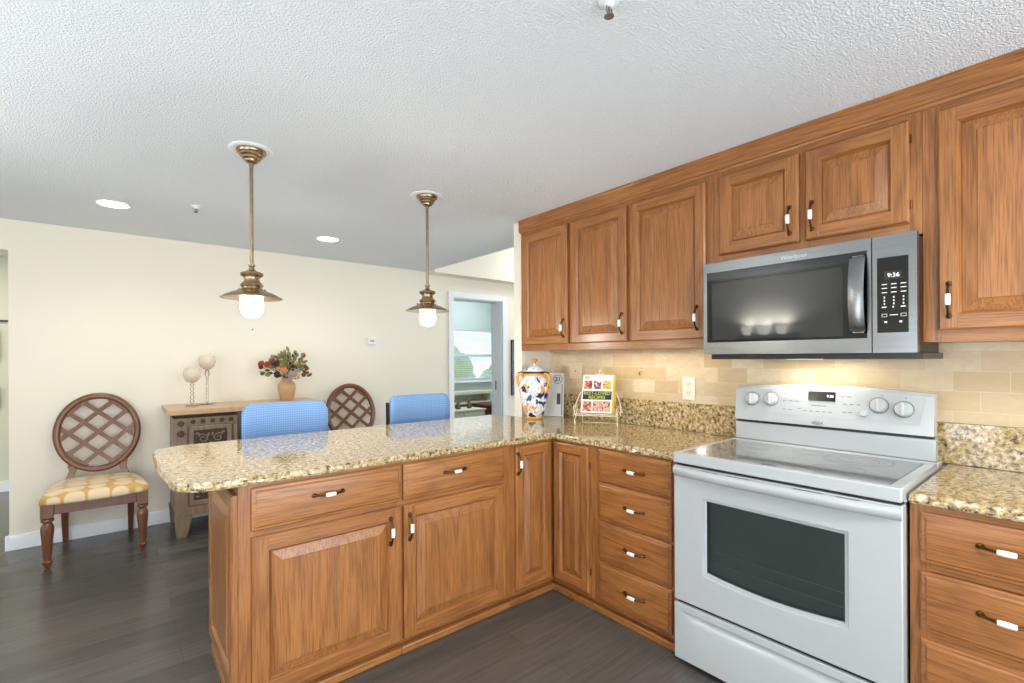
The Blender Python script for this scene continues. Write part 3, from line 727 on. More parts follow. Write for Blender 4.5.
b.loft([[(x, dy + 0.002, z) for x, z in off(0.012)], [(x, dy + 0.004, z) for x, z in off(0.004)], [(x, dy + 0.012, z) for x, z in off(0.0)], [(x, -0.006, z) for x, z in off(0.0)]], caps=False)
b.build('window_border', 'grey_panel', door)
b = B(); b.loft([[(x, dy + 0.012, z) for x, z in off(0.001)], [(x, dy + 0.015, z) for x, z in off(0.001)]])
b.build('oven_window', 'oven_glass', door)
b = B(); b.loft([[(x, -0.004, z) for x, z in off(0.0)], [(x, -0.0025, z) for x, z in off(0.0)]])
b.build('oven_liner', 'oven_cavity', door)
b = B()
for z in (0.535, 0.485): b.tube([(wx0 + 0.02, -0.018, z), (wx1 - 0.005, -0.018, z)], 0.0016, segs=6)
b.build('oven_rack', 'white_trim', door)
# door handle: full-width bowed bar with slots in its top face
b = B(); rings = []
for i in range(33):
    u = i / 32; x = 0.002 + (RW - 0.004) * u; bow = (1 - (2 * u - 1) ** 4); yo = -0.058 - 0.026 * bow
    rings.append([(x, dy, 0.872), (x, yo + 0.010, 0.872), (x, yo + 0.002, 0.866), (x, yo, 0.855), (x, yo + 0.003, 0.842), (x, yo + 0.012, 0.836 - 0.004 * bow), (x, dy, 0.828)])
b.loft(rings); b.build('oven_handle', 'white_app', door, angle=50)
for x0, x1 in ((0.135, 0.205), (0.245, 0.335), (0.49, 0.585), (0.625, 0.69)): B().box(x0, x1, -0.062, -0.055, 0.8715, 0.8726).build('door_vent_slot', 'black', door)
# drawer with scooped pull
b = B(); rings = []
for i in range(41):
    x = RW * i / 40; q = min(max((x - 0.05) / 0.06, 0), 1) * min(max((0.75 - x) / 0.06, 0), 1); e = 0.020 * q
    rings.append([(x, -0.001, 0.03), (x, dy, 0.03), (x, dy, 0.195), (x, dy + 0.25 * e, 0.213), (x, dy + e, 0.232), (x, dy + e * 0.9, 0.240), (x, dy - 0.001 * q, 0.243), (x, dy, 0.273), (x, -0.001, 0.273)])
b.loft(rings); b.build('storage_drawer', 'white_app', t, bevel=0.003)
B().box(0.01, RW - 0.01, -0.030, 0.0, 0.2735, 0.2855).build('drawer_gap', 'black', t)
# backguard
b = B()
b.box(0.006, 0.790, 0.522, 0.575, 0.9335, 1.020)
b.build('backguard', 'white_app', t, bevel=0.004)
B().box(0.012, 0.780, 0.530, 0.575, 1.0205, 1.0335).build('backguard_gap', 'black', t)
b = B(); rings = []
for i in range(25):
    u = i / 24; x = 0.012 + 0.776 * u; zt_ = 1.198 + 0.020 * (1 - (2 * u - 1) ** 2)
    rings.append([(x, 0.505, 1.034), (x, 0.505, 1.060), (x, 0.522, zt_ - 0.012), (x, 0.532, zt_), (x, 0.565, zt_), (x, 0.565, 1.034)])
b.loft(rings); con = b.build('control_console', 'white_app', t, angle=30)
slope = (0.522 - 0.505) / 0.13
def cy(z): return 0.505 + slope * (z - 1.060)
b = B(); R = []
for off_ in (-0.0012, 0.002):
    R.append([(x, cy(z) + off_, z) for x, z in ((0.062, 1.074), (0.744, 1.074), (0.762, 1.188), (0.39, 1.199), (0.046, 1.188))])
b.loft(R); cp = b.build('control_panel', 'grey_panel', con)
tilt = math.atan(slope)
def knob(x, z, r, parent, name='burner_knob'):
    bb = B(); bb.lathe([(r * 1.05, 0.0), (r, -0.006), (r * 0.92, -0.020), (r * 0.8, -0.024), (0.001, -0.0245)], axis='y', segs=24)
    # lathe grows along +y for positive h; negative h goes to the viewer
    k = bb.build(name, 'white_app', parent, loc=(x, cy(z) - 0.0012, z), rot=(-tilt, 0, 0))
    if r > 0.02: B().lathe([(r * 1.16, 0.0002), (r * 1.16, -0.0012), (r * 1.0, -0.0016)], axis='y', segs=28).build('knob_shade_ring', 'ink', k)  # grey ring added behind the knob, its shading put in as colour
    if r > 0.02: B().box(-0.006, 0.006, -0.033, -0.022, -r * 0.88, r * 0.88).build('grip_ridge', 'white_app', k, bevel=0.004)
    return k
for x, z in ((0.094, 1.140), (0.184, 1.144), (0.612, 1.143), (0.694, 1.133)): knob(x, z, 0.030, con)
knob(0.563, 1.104, 0.013, con, 'oven_knob')
disp = B().box(-0.054, 0.054, -0.0025, 0.003, -0.021, 0.021).build('clock_display', 'black_gloss', con, loc=(0.400, cy(1.168) - 0.0015, 1.168), rot=(-tilt, 0, 0))
text('9:36', 0.016, 'digit', 'clock_digits', disp, (0.034, -0.003, 0.002), (PI / 2, 0, 0), 0.0002)
b = B()
for x, z, wd in ((0.245, 1.172, 0.012), (0.268, 1.172, 0.012), (0.245, 1.140, 0.016), (0.272, 1.140, 0.016), (0.298, 1.140, 0.016), (0.245, 1.10, 0.012), (0.27, 1.10, 0.012), (0.31, 1.108, 0.014), (0.335, 1.10, 0.014), (0.36, 1.10, 0.014), (0.385, 1.10, 0.014), (0.41, 1.10, 0.014), (0.435, 1.10, 0.014), (0.48, 1.172, 0.016), (0.505, 1.172, 0.016), (0.49, 1.14, 0.014), (0.515, 1.14, 0.014), (0.54, 1.14, 0.014), (0.49, 1.105, 0.014), (0.51, 1.105, 0.014), (0.62, 1.184, 0.006), (0.70, 1.178, 0.006), (0.39, 1.126, 0.06)):
    b.box(x - wd / 2, x + wd / 2, cy(z) - 0.0018, cy(z), z - 0.0016, z + 0.0016)
b.build('button_lettering', 'ink', cp)
b = B(); b.lathe([(0.0004, 0.0), (0.022, 0.0005), (0.024, 0.003), (0.024, 0.006)], axis='y', segs=28)
for v in b.bm.verts: v.co.z *= 0.40
em = b.build('emblem', 'chrome', con, loc=(0.388, 0.5015, 1.0475))
text('Whirlpool', 0.010, 'ink', 'emblem_text', em, (0, -0.0004, 0), (PI / 2, 0, 0), 0.0003)

# ---------------------------------------------------------------- microwave
t = thing('microwave_oven', 'stainless over-the-range microwave with black glass door', 'microwave', (0.25, -0.791, 1.362), -PI / 2)
MW, MH = 0.802, 0.434
B().box(0.003, MW - 0.003, 0.0305, 0.395, 0.0, MH - 0.006).build('case', 'dark_metal', t, bevel=0.003)
v_ = B().box(0.02, MW + 0.010, 0.035, 0.395, -0.024, -0.0005).build('bottom_vent', 'black', t)
B().box(0.33, 0.47, 0.10, 0.24, -0.0245, -0.0238).build('lamp_lens', 'led', v_)
def panel_with_hole(x0, x1, z0, z1, hx0, hx1, hz0, hz1, y0, y1):
    return B().box(x0, hx0, y0, y1, z0, z1).box(hx1, x1, y0, y1, z0, z1).box(hx0, hx1, y0, y1, z0, hz0).box(hx0, hx1, y0, y1, hz1, z1)
dr = panel_with_hole(0.0, 0.668, 0.0, MH, 0.017, 0.655, 0.056, 0.388, 0.0, 0.030).build('microwave_door', 'steel', t)
gl = panel_with_hole(0.0172, 0.6548, 0.0562, 0.3878, 0.040, 0.575, 0.066, 0.338, 0.0015, 0.028).build('door_glass', 'black_gloss', dr)
B().box(0.0402, 0.5748, 0.0025, 0.02, 0.0662, 0.3378).build('view_window', 'mw_glass', gl)
b = B(); rings = []
for i in range(21):
    u = i / 20; z = 0.074 + 0.298 * u; yo = -0.018 - 0.026 * (1 - (2 * u - 1) ** 2)
    if i in (0, 20): yo = -0.006
    rings.append([(0.604, yo, z), (0.632, yo - 0.006, z), (0.654, yo, z), (0.652, yo + 0.007, z), (0.632, yo + 0.004, z), (0.606, yo + 0.007, z)])
b.loft(rings)
b.box(0.612, 0.648, -0.016, 0.0012, 0.076, 0.100).box(0.612, 0.648, -0.016, 0.0012, 0.346, 0.370)
b.build('door_handle', 'steel', dr, angle=50)
text('Whirlpool', 0.024, 'chrome', 'door_lettering', dr, (0.400, -0.0006, 0.407), (PI / 2, 0, 0), 0.0006)
cpn = B().box(0.6715, MW, 0.0, 0.030, 0.0, MH).build('control_section', 'steel', t)
kp = B().box(0.686, 0.778, -0.0015, 0.002, 0.074, 0.352).build('keypad', 'black_gloss', cpn)
ds = B().box(0.708, 0.758, -0.0022, 0.0, 0.270, 0.300).build('clock_display', 'mw_glass', kp)
text('9:36', 0.021, 'digit', 'clock_digits', ds, (0.735, -0.0026, 0.284), (PI / 2, 0, 0), 0.0002)
b = B()
for r_, z in enumerate((0.252, 0.238, 0.222)):
    for c_ in range(3): b.box(0.700 + c_ * 0.028, 0.716 + c_ * 0.028, -0.002, 0, z - 0.0016, z + 0.0016)
for r_, z in enumerate((0.204, 0.192, 0.180)):
    for c_ in range(3): b.box(0.706 + c_ * 0.028, 0.710 + c_ * 0.028, -0.002, 0, z - 0.003, z + 0.003)
b.box(0.700, 0.714, -0.002, 0, 0.166, 0.170).box(0.732, 0.736, -0.002, 0, 0.165, 0.171).box(0.756, 0.770, -0.002, 0, 0.166, 0.170)
for x0 in (0.700, 0.756):
    b.box(x0, x0 + 0.016, -0.002, 0, 0.142, 0.1432).box(x0, x0 + 0.016, -0.002, 0, 0.132, 0.1332).box(x0, x0 + 0.0012, -0.002, 0, 0.132, 0.143).box(x0 + 0.015, x0 + 0.016, -0.002, 0, 0.132, 0.143)
b.box(0.724, 0.748, -0.002, 0, 0.137, 0.140).box(0.708, 0.716, -0.002, 0, 0.110, 0.116).box(0.752, 0.760, -0.002, 0, 0.110, 0.116)
b.build('button_lettering', 'paper', kp)

# ---------------------------------------------------------------- pendants and ceiling fittings
def pendant(x, y, label):
    t = thing('pendant_light', label, 'pendant lamp', (x, y, CEIL), 0, 'brass pendants over the peninsula')
    B().lathe([(0.098, -0.0005), (0.098, -0.004), (0.090, -0.008), (0.070, -0.006), (0.060, -0.002)]).build('ceiling_ring', 'white_trim', t)
    B().lathe([(0.064, -0.003), (0.064, -0.014), (0.060, -0.020), (0.053, -0.021), (0.052, -0.030), (0.047, -0.035), (0.042, -0.036), (0.041, -0.044), (0.036, -0.049), (0.031, -0.050), (0.029, -0.058), (0.020, -0.064), (0.012, -0.066), (0.011, -0.078)]).build('ceiling_canopy', 'brass', t)
    B().lathe([(0.0085, -0.060), (0.0085, -0.565)], segs=16).build('rod', 'brass', t)
    B().lathe([(0.009, -0.548), (0.0155, -0.550), (0.0155, -0.558), (0.0105, -0.561), (0.012, -0.566), (0.0135, -0.574), (0.030, -0.584), (0.048, -0.590), (0.051, -0.598), (0.046, -0.606), (0.035, -0.612), (0.033, -0.622), (0.037, -0.634), (0.047, -0.642), (0.051, -0.650), (0.047, -0.657), (0.043, -0.660), (0.043, -0.672)]).build('socket_body', 'brass', t)
    sh = B(); sh.lathe([(0.043, -0.664), (0.052, -0.670), (0.066, -0.677), (0.092, -0.687), (0.117, -0.699), (0.132, -0.708), (0.134, -0.712), (0.131, -0.7125)], segs=44)
    s1 = sh.build('shade', 'brass', t)
    B().lathe([(0.042, -0.6665), (0.052, -0.673), (0.066, -0.680), (0.092, -0.690), (0.117, -0.702), (0.130, -0.7115)], segs=44).build('shade_lining', 'brass_in', s1)
    b = B()
    for k in range(3):
        a = 2 * PI * k / 3 + 0.3; b.tube([(0.044 * math.cos(a), 0.044 * math.sin(a), -0.666), (0.062 * math.cos(a), 0.062 * math.sin(a), -0.666)], 0.003, segs=8); b.sphere((0.064 * math.cos(a), 0.064 * math.sin(a), -0.666), 0.005)
    b.build('thumb_screw', 'brass', t)
    pr = [(0.042, -0.672), (0.048, -0.682), (0.049, -0.700), (0.049, -0.762)]
    pr += [(0.049 * math.cos(a), -0.762 - 0.044 * math.sin(a)) for a in [PI / 2 * k / 8 for k in range(1, 9)]]
    B().lathe(pr).build('glass_globe', 'bulb', t)
    point('pendant_glow', (x, y, CEIL - 0.86), 8.0, (1.0, 0.95, 0.88), 0.05)
pendant(-1.438, 0.580, 'brass pendant lamp nearer the rounded free end of the peninsula')
pendant(-0.456, 0.628, 'brass pendant lamp nearer the white doorway')
for x, y, lab in ((-1.949, 2.026, 'recessed ceiling light above the lattice-back chair at left'), (-0.566, 2.085, 'recessed ceiling light between the two pendants')):
    t = thing('recessed_downlight', lab, 'ceiling light', (x, y, CEIL), 0, 'recessed ceiling lights')
    B().lathe([(0.095, -0.0005), (0.095, -0.004), (0.088, -0.006), (0.080, -0.003), (0.079, -0.0006)], segs=36).build('trim_ring', 'white_trim', t)
    B().lathe([(0.0005, -0.0025), (0.078, -0.0025), (0.078, -0.0008)], segs=36).build('lens', 'led', t)
    l = bpy.data.lights.new('downlight_beam', 'SPOT'); l.energy = 18; l.spot_size = 2.6; l.spot_blend = 0.8; l.shadow_soft_size = 0.07; l.color = (1, 0.97, 0.92)
    lo = bpy.data.objects.new('downlight_beam', l); COL.objects.link(lo); lo.location = (x, y, CEIL - 0.012)
for x, y, lab in ((-1.532, 1.743, 'small white fire sprinkler left of the first pendant'), (-0.872, -1.124, 'small fire sprinkler at the top edge of the picture')):
    t = thing('fire_sprinkler', lab, 'sprinkler', (x, y, CEIL), 0, 'ceiling sprinklers')
    B().lathe([(0.030, -0.0005), (0.028, -0.006), (0.014, -0.010), (0.010, -0.018)], segs=20).build('escutcheon', 'white_trim', t)
    b = B(); b.tube([(0.010, 0, -0.016), (0.012, 0, -0.028), (0.004, 0, -0.040)], 0.0025, segs=6); b.tube([(-0.010, 0, -0.016), (-0.012, 0, -0.028), (-0.004, 0, -0.040)], 0.0025, segs=6)
    b.lathe([(0.004, -0.016), (0.004, -0.040)], segs=10)
    b.build('sprinkler_body', 'grey_metal', t)
    B().lathe([(0.004, -0.040), (0.014, -0.042), (0.014, -0.044), (0.002, -0.045)], segs=16).build('deflector', 'grey_metal', t)

# three-light wall fixture on the wall left of the camera (mirrored in the microwave glass)
t = thing('wall_light', 'three-globe wall light, seen mirrored in the microwave door', 'wall lamp', (-3.6, 0.5, 1.60))
B().box(0.0005, 0.022, -0.36, 0.36, -0.04, 0.04).build('backplate', 'grey_metal', t, bevel=0.006)
for y, sc in ((-0.20, 0.9), (0.0, 1.15), (0.20, 0.9)):
    B().tube([(0.02, y, 0), (0.07, y, -0.02), (0.10, y, -0.01), (0.10, y, 0.012)], 0.008, segs=8).build('arm', 'grey_metal', t)
    B().lathe([(0.030 * sc, 0.012), (0.045 * sc, 0.02), (0.070 * sc, 0.10), (0.075 * sc, 0.12), (0.070 * sc, 0.12), (0.04 * sc, 0.024)], (0.10, y, 0)).build('shade', 'sconce_glass', t)
    area_down('wall_light_glow', (-3.50, 0.5 + y, 1.70), 0.08, 0.08, 5.5, (0.93, 0.97, 1.0), True)

# ---------------------------------------------------------------- wall fittings
t = thing('wall_outlet', 'white electrical outlet on the tile left of the range', 'outlet', (0.652, -0.438, 1.098), -PI / 2)
B().box(0, 0.081, -0.007, -0.0005, 0, 0.134).build('cover_plate', 'ivory_plastic', t, bevel=0.003)
for z in (0.042, 0.092):
    r = B().box(0.024, 0.057, -0.009, -0.0068, z - 0.017, z + 0.017).build('receptacle', 'ivory_plastic', t, bevel=0.004)
    B().box(0.032, 0.0345, -0.0096, -0.0088, z - 0.004, z + 0.008).box(0.0465, 0.049, -0.0096, -0.0088, z - 0.004, z + 0.008).box(0.039, 0.042, -0.0096, -0.0088, z - 0.012, z - 0.008).build('slot', 'slot', r)
t = thing('blank_cover_plate', 'stone coloured blank wall plate on tile behind the painted jar', 'wall plate', (0.652, 0.475, 1.192), -PI / 2)
B().box(0, 0.118, -0.006, -0.0005, 0, 0.120).build('plate', 'stone_plate', t, bevel=0.003)
B().sphere((0.06, -0.007, 0.06), 0.005, sc=(1, 0.5, 1)).build('screw', 'bronze', t)
t = thing('wall_hook', 'small brass hook on the tile right of the cookbook stand', 'hook', (0.652, -0.143, 1.250), -PI / 2)
B().box(-0.006, 0.006, -0.004, -0.0005, -0.015, 0.020).build('backplate', 'stone_plate', t, bevel=0.002)
B().tube([(0, -0.003, 0.012), (0, -0.012, 0.004), (0, -0.016, -0.008), (0, -0.010, -0.014), (0, -0.006, -0.008)], 0.0025, segs=8).build('hook_arm', 'bronze', t)
t = thing('thermostat', 'small white thermostat on the cream wall beside the second pendant', 'thermostat', (0.118, FAR, 1.496))
B().box(0, 0.099, -0.012, -0.0005, 0, 0.084).build('base', 'white_plastic', t, bevel=0.004)
f_ = B().box(0.004, 0.095, -0.028, -0.012, 0.004, 0.080).build('cover', 'white_plastic', t, bevel=0.006)
B().box(0.028, 0.072, -0.0288, -0.027, 0.030, 0.054).build('display', 'grey_panel', f_)
t = thing('picture_nail', 'tiny dark nail in the cream wall below the first pendant', 'nail', (-0.970, FAR, 1.62))
B().lathe([(0.004, -0.018), (0.006, -0.017), (0.006, -0.015), (0.0025, -0.0145), (0.0025, -0.0005)], axis='y', segs=10).build('shank', 'dark_metal', t)

# ---------------------------------------------------------------- dining chairs
def lattice_chair(label, x, y, rz=0):
    t = thing('dining_chair', label, 'chair', (x, y, 0), rz, 'lattice-back dining chairs')
    lg = [(0.004, 0.0), (0.014, 0.004), (0.019, 0.022), (0.0265, 0.034), (0.027, 0.042), (0.019, 0.050), (0.019, 0.058), (0.021, 0.07), (0.031, 0.20), (0.035, 0.245), (0.033, 0.272), (0.023, 0.288), (0.021, 0.294), (0.032, 0.302), (0.034, 0.311), (0.031, 0.319), (0.022, 0.324), (0.022, 0.330)]
    for sx in (-1, 1):
        b = B(); cx, cyy = sx * 0.245, -0.265
        b.lathe(lg, (cx, cyy, 0), segs=40, flute=10, fl=(0.066, 0.28)); b.box(cx - 0.032, cx + 0.032, cyy - 0.032, cyy + 0.032, 0.328, 0.412)
        b.build('leg', 'walnut', t)
    for sx in (-1, 1):   # rear legs, raked
        b = B(); cx = sx * 0.19; rings = []
        for z, yy, h in ((0.0, 0.285, 0.016), (0.2, 0.235, 0.020), (0.40, 0.205, 0.023), (0.455, 0.20, 0.022)):
            rings.append([(cx - h, yy - h, z), (cx + h, yy - h, z), (cx + h, yy + h, z), (cx - h, yy + h, z)])
        b.loft(rings); b.build('leg', 'walnut', t, bevel=0.003)
    b = B()
    b.box(-0.213, 0.213, -0.290, -0.262, 0.345, 0.412)
    b.hexa([(-0.262, -0.233, 0.345), (-0.236, -0.233, 0.345), (-0.176, 0.182, 0.345), (-0.200, 0.182, 0.345)], [(-0.262, -0.233, 0.412), (-0.236, -0.233, 0.412), (-0.176, 0.182, 0.412), (-0.200, 0.182, 0.412)])
    b.hexa([(0.236, -0.233, 0.345), (0.262, -0.233, 0.345), (0.200, 0.182, 0.345), (0.176, 0.182, 0.345)], [(0.236, -0.233, 0.412), (0.262, -0.233, 0.412), (0.200, 0.182, 0.412), (0.176, 0.182, 0.412)])
    b.box(-0.165, 0.165, 0.185, 0.215, 0.345, 0.412)
    b.build('seat_rail', 'walnut', t, bevel=0.003)
    b = B(); rings = []   # crowned trapezoid cushion
    def seat_ring(ins, z, crown=0):
        pts = []
        corners = [(-0.304, -0.325), (0.304, -0.325), (0.226, 0.205), (-0.226, 0.205)]
        for i in range(4):
            a = Vector(corners[i]); c = Vector(corners[(i + 1) % 4])
            for j in range(10):
                p = a + (c - a) * (j / 10); q = Vector((p.x, p.y + 0.055))
                bowf = -0.022 * (1 - (2 * j / 10 - 1) ** 2) if i == 0 else 0
                s_ = 1 - ins / 0.29; cr = 0.93 + 0.07 * min(1, 3.5 * min(j, 10 - j) / 10)
                pts.append((p.x * s_ * cr, (p.y + bowf + 0.055) * s_ * cr - 0.055, z))
        return pts
    rings = [seat_ring(0.03, 0.413), seat_ring(0.004, 0.416), seat_ring(0.0, 0.430), seat_ring(0.004, 0.456), seat_ring(0.022, 0.478), seat_ring(0.07, 0.492), seat_ring(0.15, 0.498), seat_ring(0.24, 0.500)]
    b.loft(rings); b.build('seat_cushion', 'cushion', t, angle=80)
    # back
    lean = 0.20
    def bk(px, pz): return (px, 0.155 + lean * (pz - 0.515), pz)   # tilted plane
    cz, RX, RZ = 0.805, 0.254, 0.29
    b = B(); rings = []
    n = 64
    th = Vector((0, 1, -lean)).normalized()
    secs = [(0.0, -0.008), (0.006, -0.016), (0.020, -0.019), (0.036, -0.014), (0.042, -0.006), (0.042, 0.012), (0.03, 0.017), (0.008, 0.016), (0.0, 0.010)]
    for k in range(n):
        a = 2 * PI * k / n; ring = []
        for ins, dpt in secs:
            p = Vector(bk((RX - ins) * math.cos(a), cz + (RZ - ins) * math.sin(a))) + th * dpt; ring.append(tuple(p))
        rings.append(ring)
    rings.append(rings[0]); b.loft(rings, caps=False); br_ = b.build('backrest', 'walnut', t, angle=50)
    b = B(); RXi, RZi = RX - 0.036, RZ - 0.036
    sl, pit, hw = 0.90, 0.15, 0.0145
    for sg, dd in ((1, 0.0), (-1, 0.0035)):
        for k in range(-2, 3):
            c0 = k * pit    # z = sg*sl*x + c0
            A = 1 / RXi ** 2 + sl ** 2 / RZi ** 2; Bq = 2 * sg * sl * c0 / RZi ** 2; Cq = c0 ** 2 / RZi ** 2 - 1
            D = Bq * Bq - 4 * A * Cq
            if D <= 0.4: continue
            xa, xb = (-Bq - math.sqrt(D)) / (2 * A), (-Bq + math.sqrt(D)) / (2 * A)
            nx, nz = Vector((-sg * sl, 1)).normalized()
            cor = []
            for x_ in (xa, xb):
                z_ = sg * sl * x_ + c0; cor += [(x_ + nx * hw, z_ + nz * hw), (x_ - nx * hw, z_ - nz * hw)]
            q = [cor[0], cor[1], cor[3], cor[2]]
            lo = [tuple(Vector(bk(px, cz + pz)) + th * (-0.008 + dd)) for px, pz in q]; hi = [tuple(Vector(bk(px, cz + pz)) + th * (0.004 + dd)) for px, pz in q]
            b.hexa(lo, hi)
    b.build('lattice', 'walnut', br_)
    for sx in (-1, 1):
        b = B(); rings = []
        for px, pz, hw_ in ((0.19, 0.40, 0.022), (0.168, 0.47, 0.020), (0.150, 0.515, 0.020), (0.142, 0.545, 0.021), (0.152, 0.578, 0.020)):
            c = Vector(bk(sx * px, pz)) if pz > 0.45 else Vector((sx * px, 0.185, pz))
            rings.append([(c.x - hw_, c.y - 0.012, c.z), (c.x + hw_, c.y - 0.012, c.z), (c.x + hw_, c.y + 0.012, c.z), (c.x - hw_, c.y + 0.012, c.z)])
        b.loft(rings); b.build('back_post', 'walnut', t, bevel=0.003, angle=50)
    return t
c1 = lattice_chair('lattice-back dining chair with gold seat left of the carved chest', -2.04, 2.605)
c2 = copy_tree(c1); c2.location = (-0.095, 2.60, 0); c2['label'] = 'lattice-back dining chair right of the carved chest, behind the blue stools'

# ---------------------------------------------------------------- carved chest
t = thing('carved_chest', 'carved brown wooden chest against the cream wall', 'chest', (-1.605, 2.385, 0))
CW, CD = 1.065, 0.515
B().box(-0.04, CW + 0.04, -0.03, CD + 0.015, 0.932, 0.974).build('top', 'chest_top', t, bevel=0.006)
b = B(); b.box(0.012, CW - 0.012, 0.012, CD, 0.165, 0.905); b.build('body', 'chest_wood', t)
b = B()
b.loft([[(-0.001 - e, -0.001 - e, z), (CW + e, -0.001 - e, z), (CW + e, CD, z), (-0.001 - e, CD, z)] for e, z in ((0.0, 0.905), (0.006, 0.910), (0.016, 0.926), (0.018, 0.932))])
b.build('cornice', 'chest_dark', t)
for x in (0.0, CW - 0.085):
    s_ = B().box(x, x + 0.085, -0.004, 0.013, 0.165, 0.905).build('stile', 'chest_wood', t, bevel=0.003)
    for z, r in ((0.865, 0.026), (0.79, 0.030), (0.60, 0.028), (0.40, 0.028)):
        b = B()
        for k in range(8):
            a = 2 * PI * k / 8; b.sphere((x + 0.042 + 0.6 * r * math.cos(a), -0.006, z + 0.6 * r * math.sin(a)), r * 0.34, sc=(1, 0.4, 1), sub=1)
        b.sphere((x + 0.042, -0.007, z), r * 0.3, sc=(1, 0.6, 1), sub=1)
        b.build('carving', 'chest_dark', s_)
fr_ = B().box(0.085, CW - 0.085, -0.001, 0.0125, 0.845, 0.905).build('frieze', 'chest_wood', t, bevel=0.002)
for k in range(14):
    x = 0.12 + k * (CW - 0.24) / 13; b = B()
    for j in range(6):
        a = 2 * PI * j / 6; b.sphere((x + 0.012 * math.cos(a), -0.003, 0.875 + 0.012 * math.sin(a)), 0.008, sc=(1, 0.45, 1), sub=1)
    b.sphere((x, -0.004, 0.875), 0.006, sub=1)
    b.build('rosette', 'chest_dark', fr_)
B().box(0.085, CW - 0.085, -0.002, 0.0125, 0.170, 0.232).build('lower_rail', 'chest_wood', t, bevel=0.002)
def spiral(cx, cz, r, turns, sg, a0):
    return [(cx + sg * r * (1 - 0.8 * i / 22) * math.cos(a0 + turns * 2 * PI * i / 22), -0.0015, cz + r * (1 - 0.8 * i / 22) * math.sin(a0 + turns * 2 * PI * i / 22)) for i in range(23)]
DX = (0.085, 0.383, 0.682, CW - 0.085)
for i in range(3):
    for z0, z1, nm in ((0.55, 0.838, 'drawer_front'), (0.24, 0.54, 'drawer_front')):
        x0, x1 = DX[i] + 0.006, DX[i + 1] - 0.006
        p = panel_with_hole(x0, x1, z0, z1, x0 + 0.032, x1 - 0.032, z0 + 0.032, z1 - 0.032, -0.010, 0.0125).build(nm, 'chest_wood', t, bevel=0.005)
        B().box(x0 + 0.032, x1 - 0.032, 0.003, 0.0124, z0 + 0.032, z1 - 0.032).build('carved_panel', 'chest_dark', p)
        b = B(); xm, zm = (x0 + x1) / 2, (z0 + z1) / 2; hw2, hh2 = (x1 - x0) / 2 - 0.05, (z1 - z0) / 2 - 0.05
        for sx in (-1, 1):
            for sz in (-1, 1):
                b.tube(spiral(xm + sx * hw2 * 0.55, zm + sz * hh2 * 0.5, 0.036, 1.4, sx, sz * 0.6), 0.0055, segs=6)
                b.sphere((xm + sx * hw2 * 0.92, 0.001, zm + sz * hh2 * 0.92), 0.016, sc=(1, 0.35, 0.6), sub=1)
                b.sphere((xm + sx * hw2 * 0.15, 0.001, zm + sz * hh2 * 0.8), 0.018, sc=(0.5, 0.35, 1), sub=1)
        b.sphere((xm, 0.0, zm), 0.018, sc=(1, 0.5, 1), sub=2)
        b.build('scroll_carving', 'chest_wood', p)
for x in (0.0, CW):
    for y in (-0.002, CD):
        sx = 1 if x == 0 else -1; sy = 1 if y < 0.1 else -1
        top = [(x, y), (x + sx * 0.115, y), (x + sx * 0.115, y + sy * 0.07), (x, y + sy * 0.07)]
        bot = [(x + sx * 0.012, y + sy * 0.008), (x + sx * 0.078, y + sy * 0.008), (x + sx * 0.078, y + sy * 0.06), (x + sx * 0.012, y + sy * 0.06)]
        B().hexa([(a, c, 0.0) for a, c in bot], [(a, c, 0.1645) for a, c in top]).build('leg', 'chest_wood', t, bevel=0.003)

# goblet candle holders
def goblet(x, y, h, stem, label, beaded):
    t = thing('candle_goblet', label, 'candle holder', (x, y, 0.974), 0, 'glass goblets on the chest')
    B().lathe([(0.0005, 0.0), (0.048, 0.0), (0.050, 0.003), (0.040, 0.008), (0.010, 0.014), (0.006, 0.020)], segs=26).build('base', 'glass', t)
    pr = []
    zb = h - 0.115
    if beaded:
        for k in range(5):
            z = 0.02 + (zb - 0.02) * k / 5; d = (zb - 0.02) / 5
            pr += [(0.006, z), (0.0135, z + d * 0.35), (0.0145, z + d * 0.5), (0.0135, z + d * 0.65)]
        pr += [(0.006, zb)]
    else:
        pr = [(0.007, 0.018), (0.0085, 0.05), (0.0085, zb - 0.06), (0.016, zb - 0.045), (0.018, zb - 0.03), (0.012, zb - 0.018), (0.017, zb - 0.008), (0.008, zb)]
    B().lathe(pr, segs=18).build('stem', 'glass', t)
    R = 0.062
    outp = [(0.010, zb), (0.030, zb + 0.006), (0.050, zb + 0.026), (R, zb + 0.058), (0.060, zb + 0.085), (0.052, zb + 0.115)]
    inn = [(r - 0.003, z + 0.002) for r, z in outp[::-1]]
    B().lathe(outp + inn, segs=30).build('bowl', 'crackle', t)
    B().lathe([(0.0005, zb + 0.010), (0.028, zb + 0.012), (0.044, zb + 0.030), (0.048, zb + 0.055), (0.040, zb + 0.066), (0.006, zb + 0.072), (0.003, zb + 0.08)], segs=20).build('candle', 'ivory_plastic', t)
goblet(-1.462, 2.66, 0.302, 0.19, 'shorter glass candle goblet with beaded stem on the chest', True)
goblet(-1.350, 2.72, 0.405, 0.29, 'taller glass candle goblet with slim stem on the chest', False)
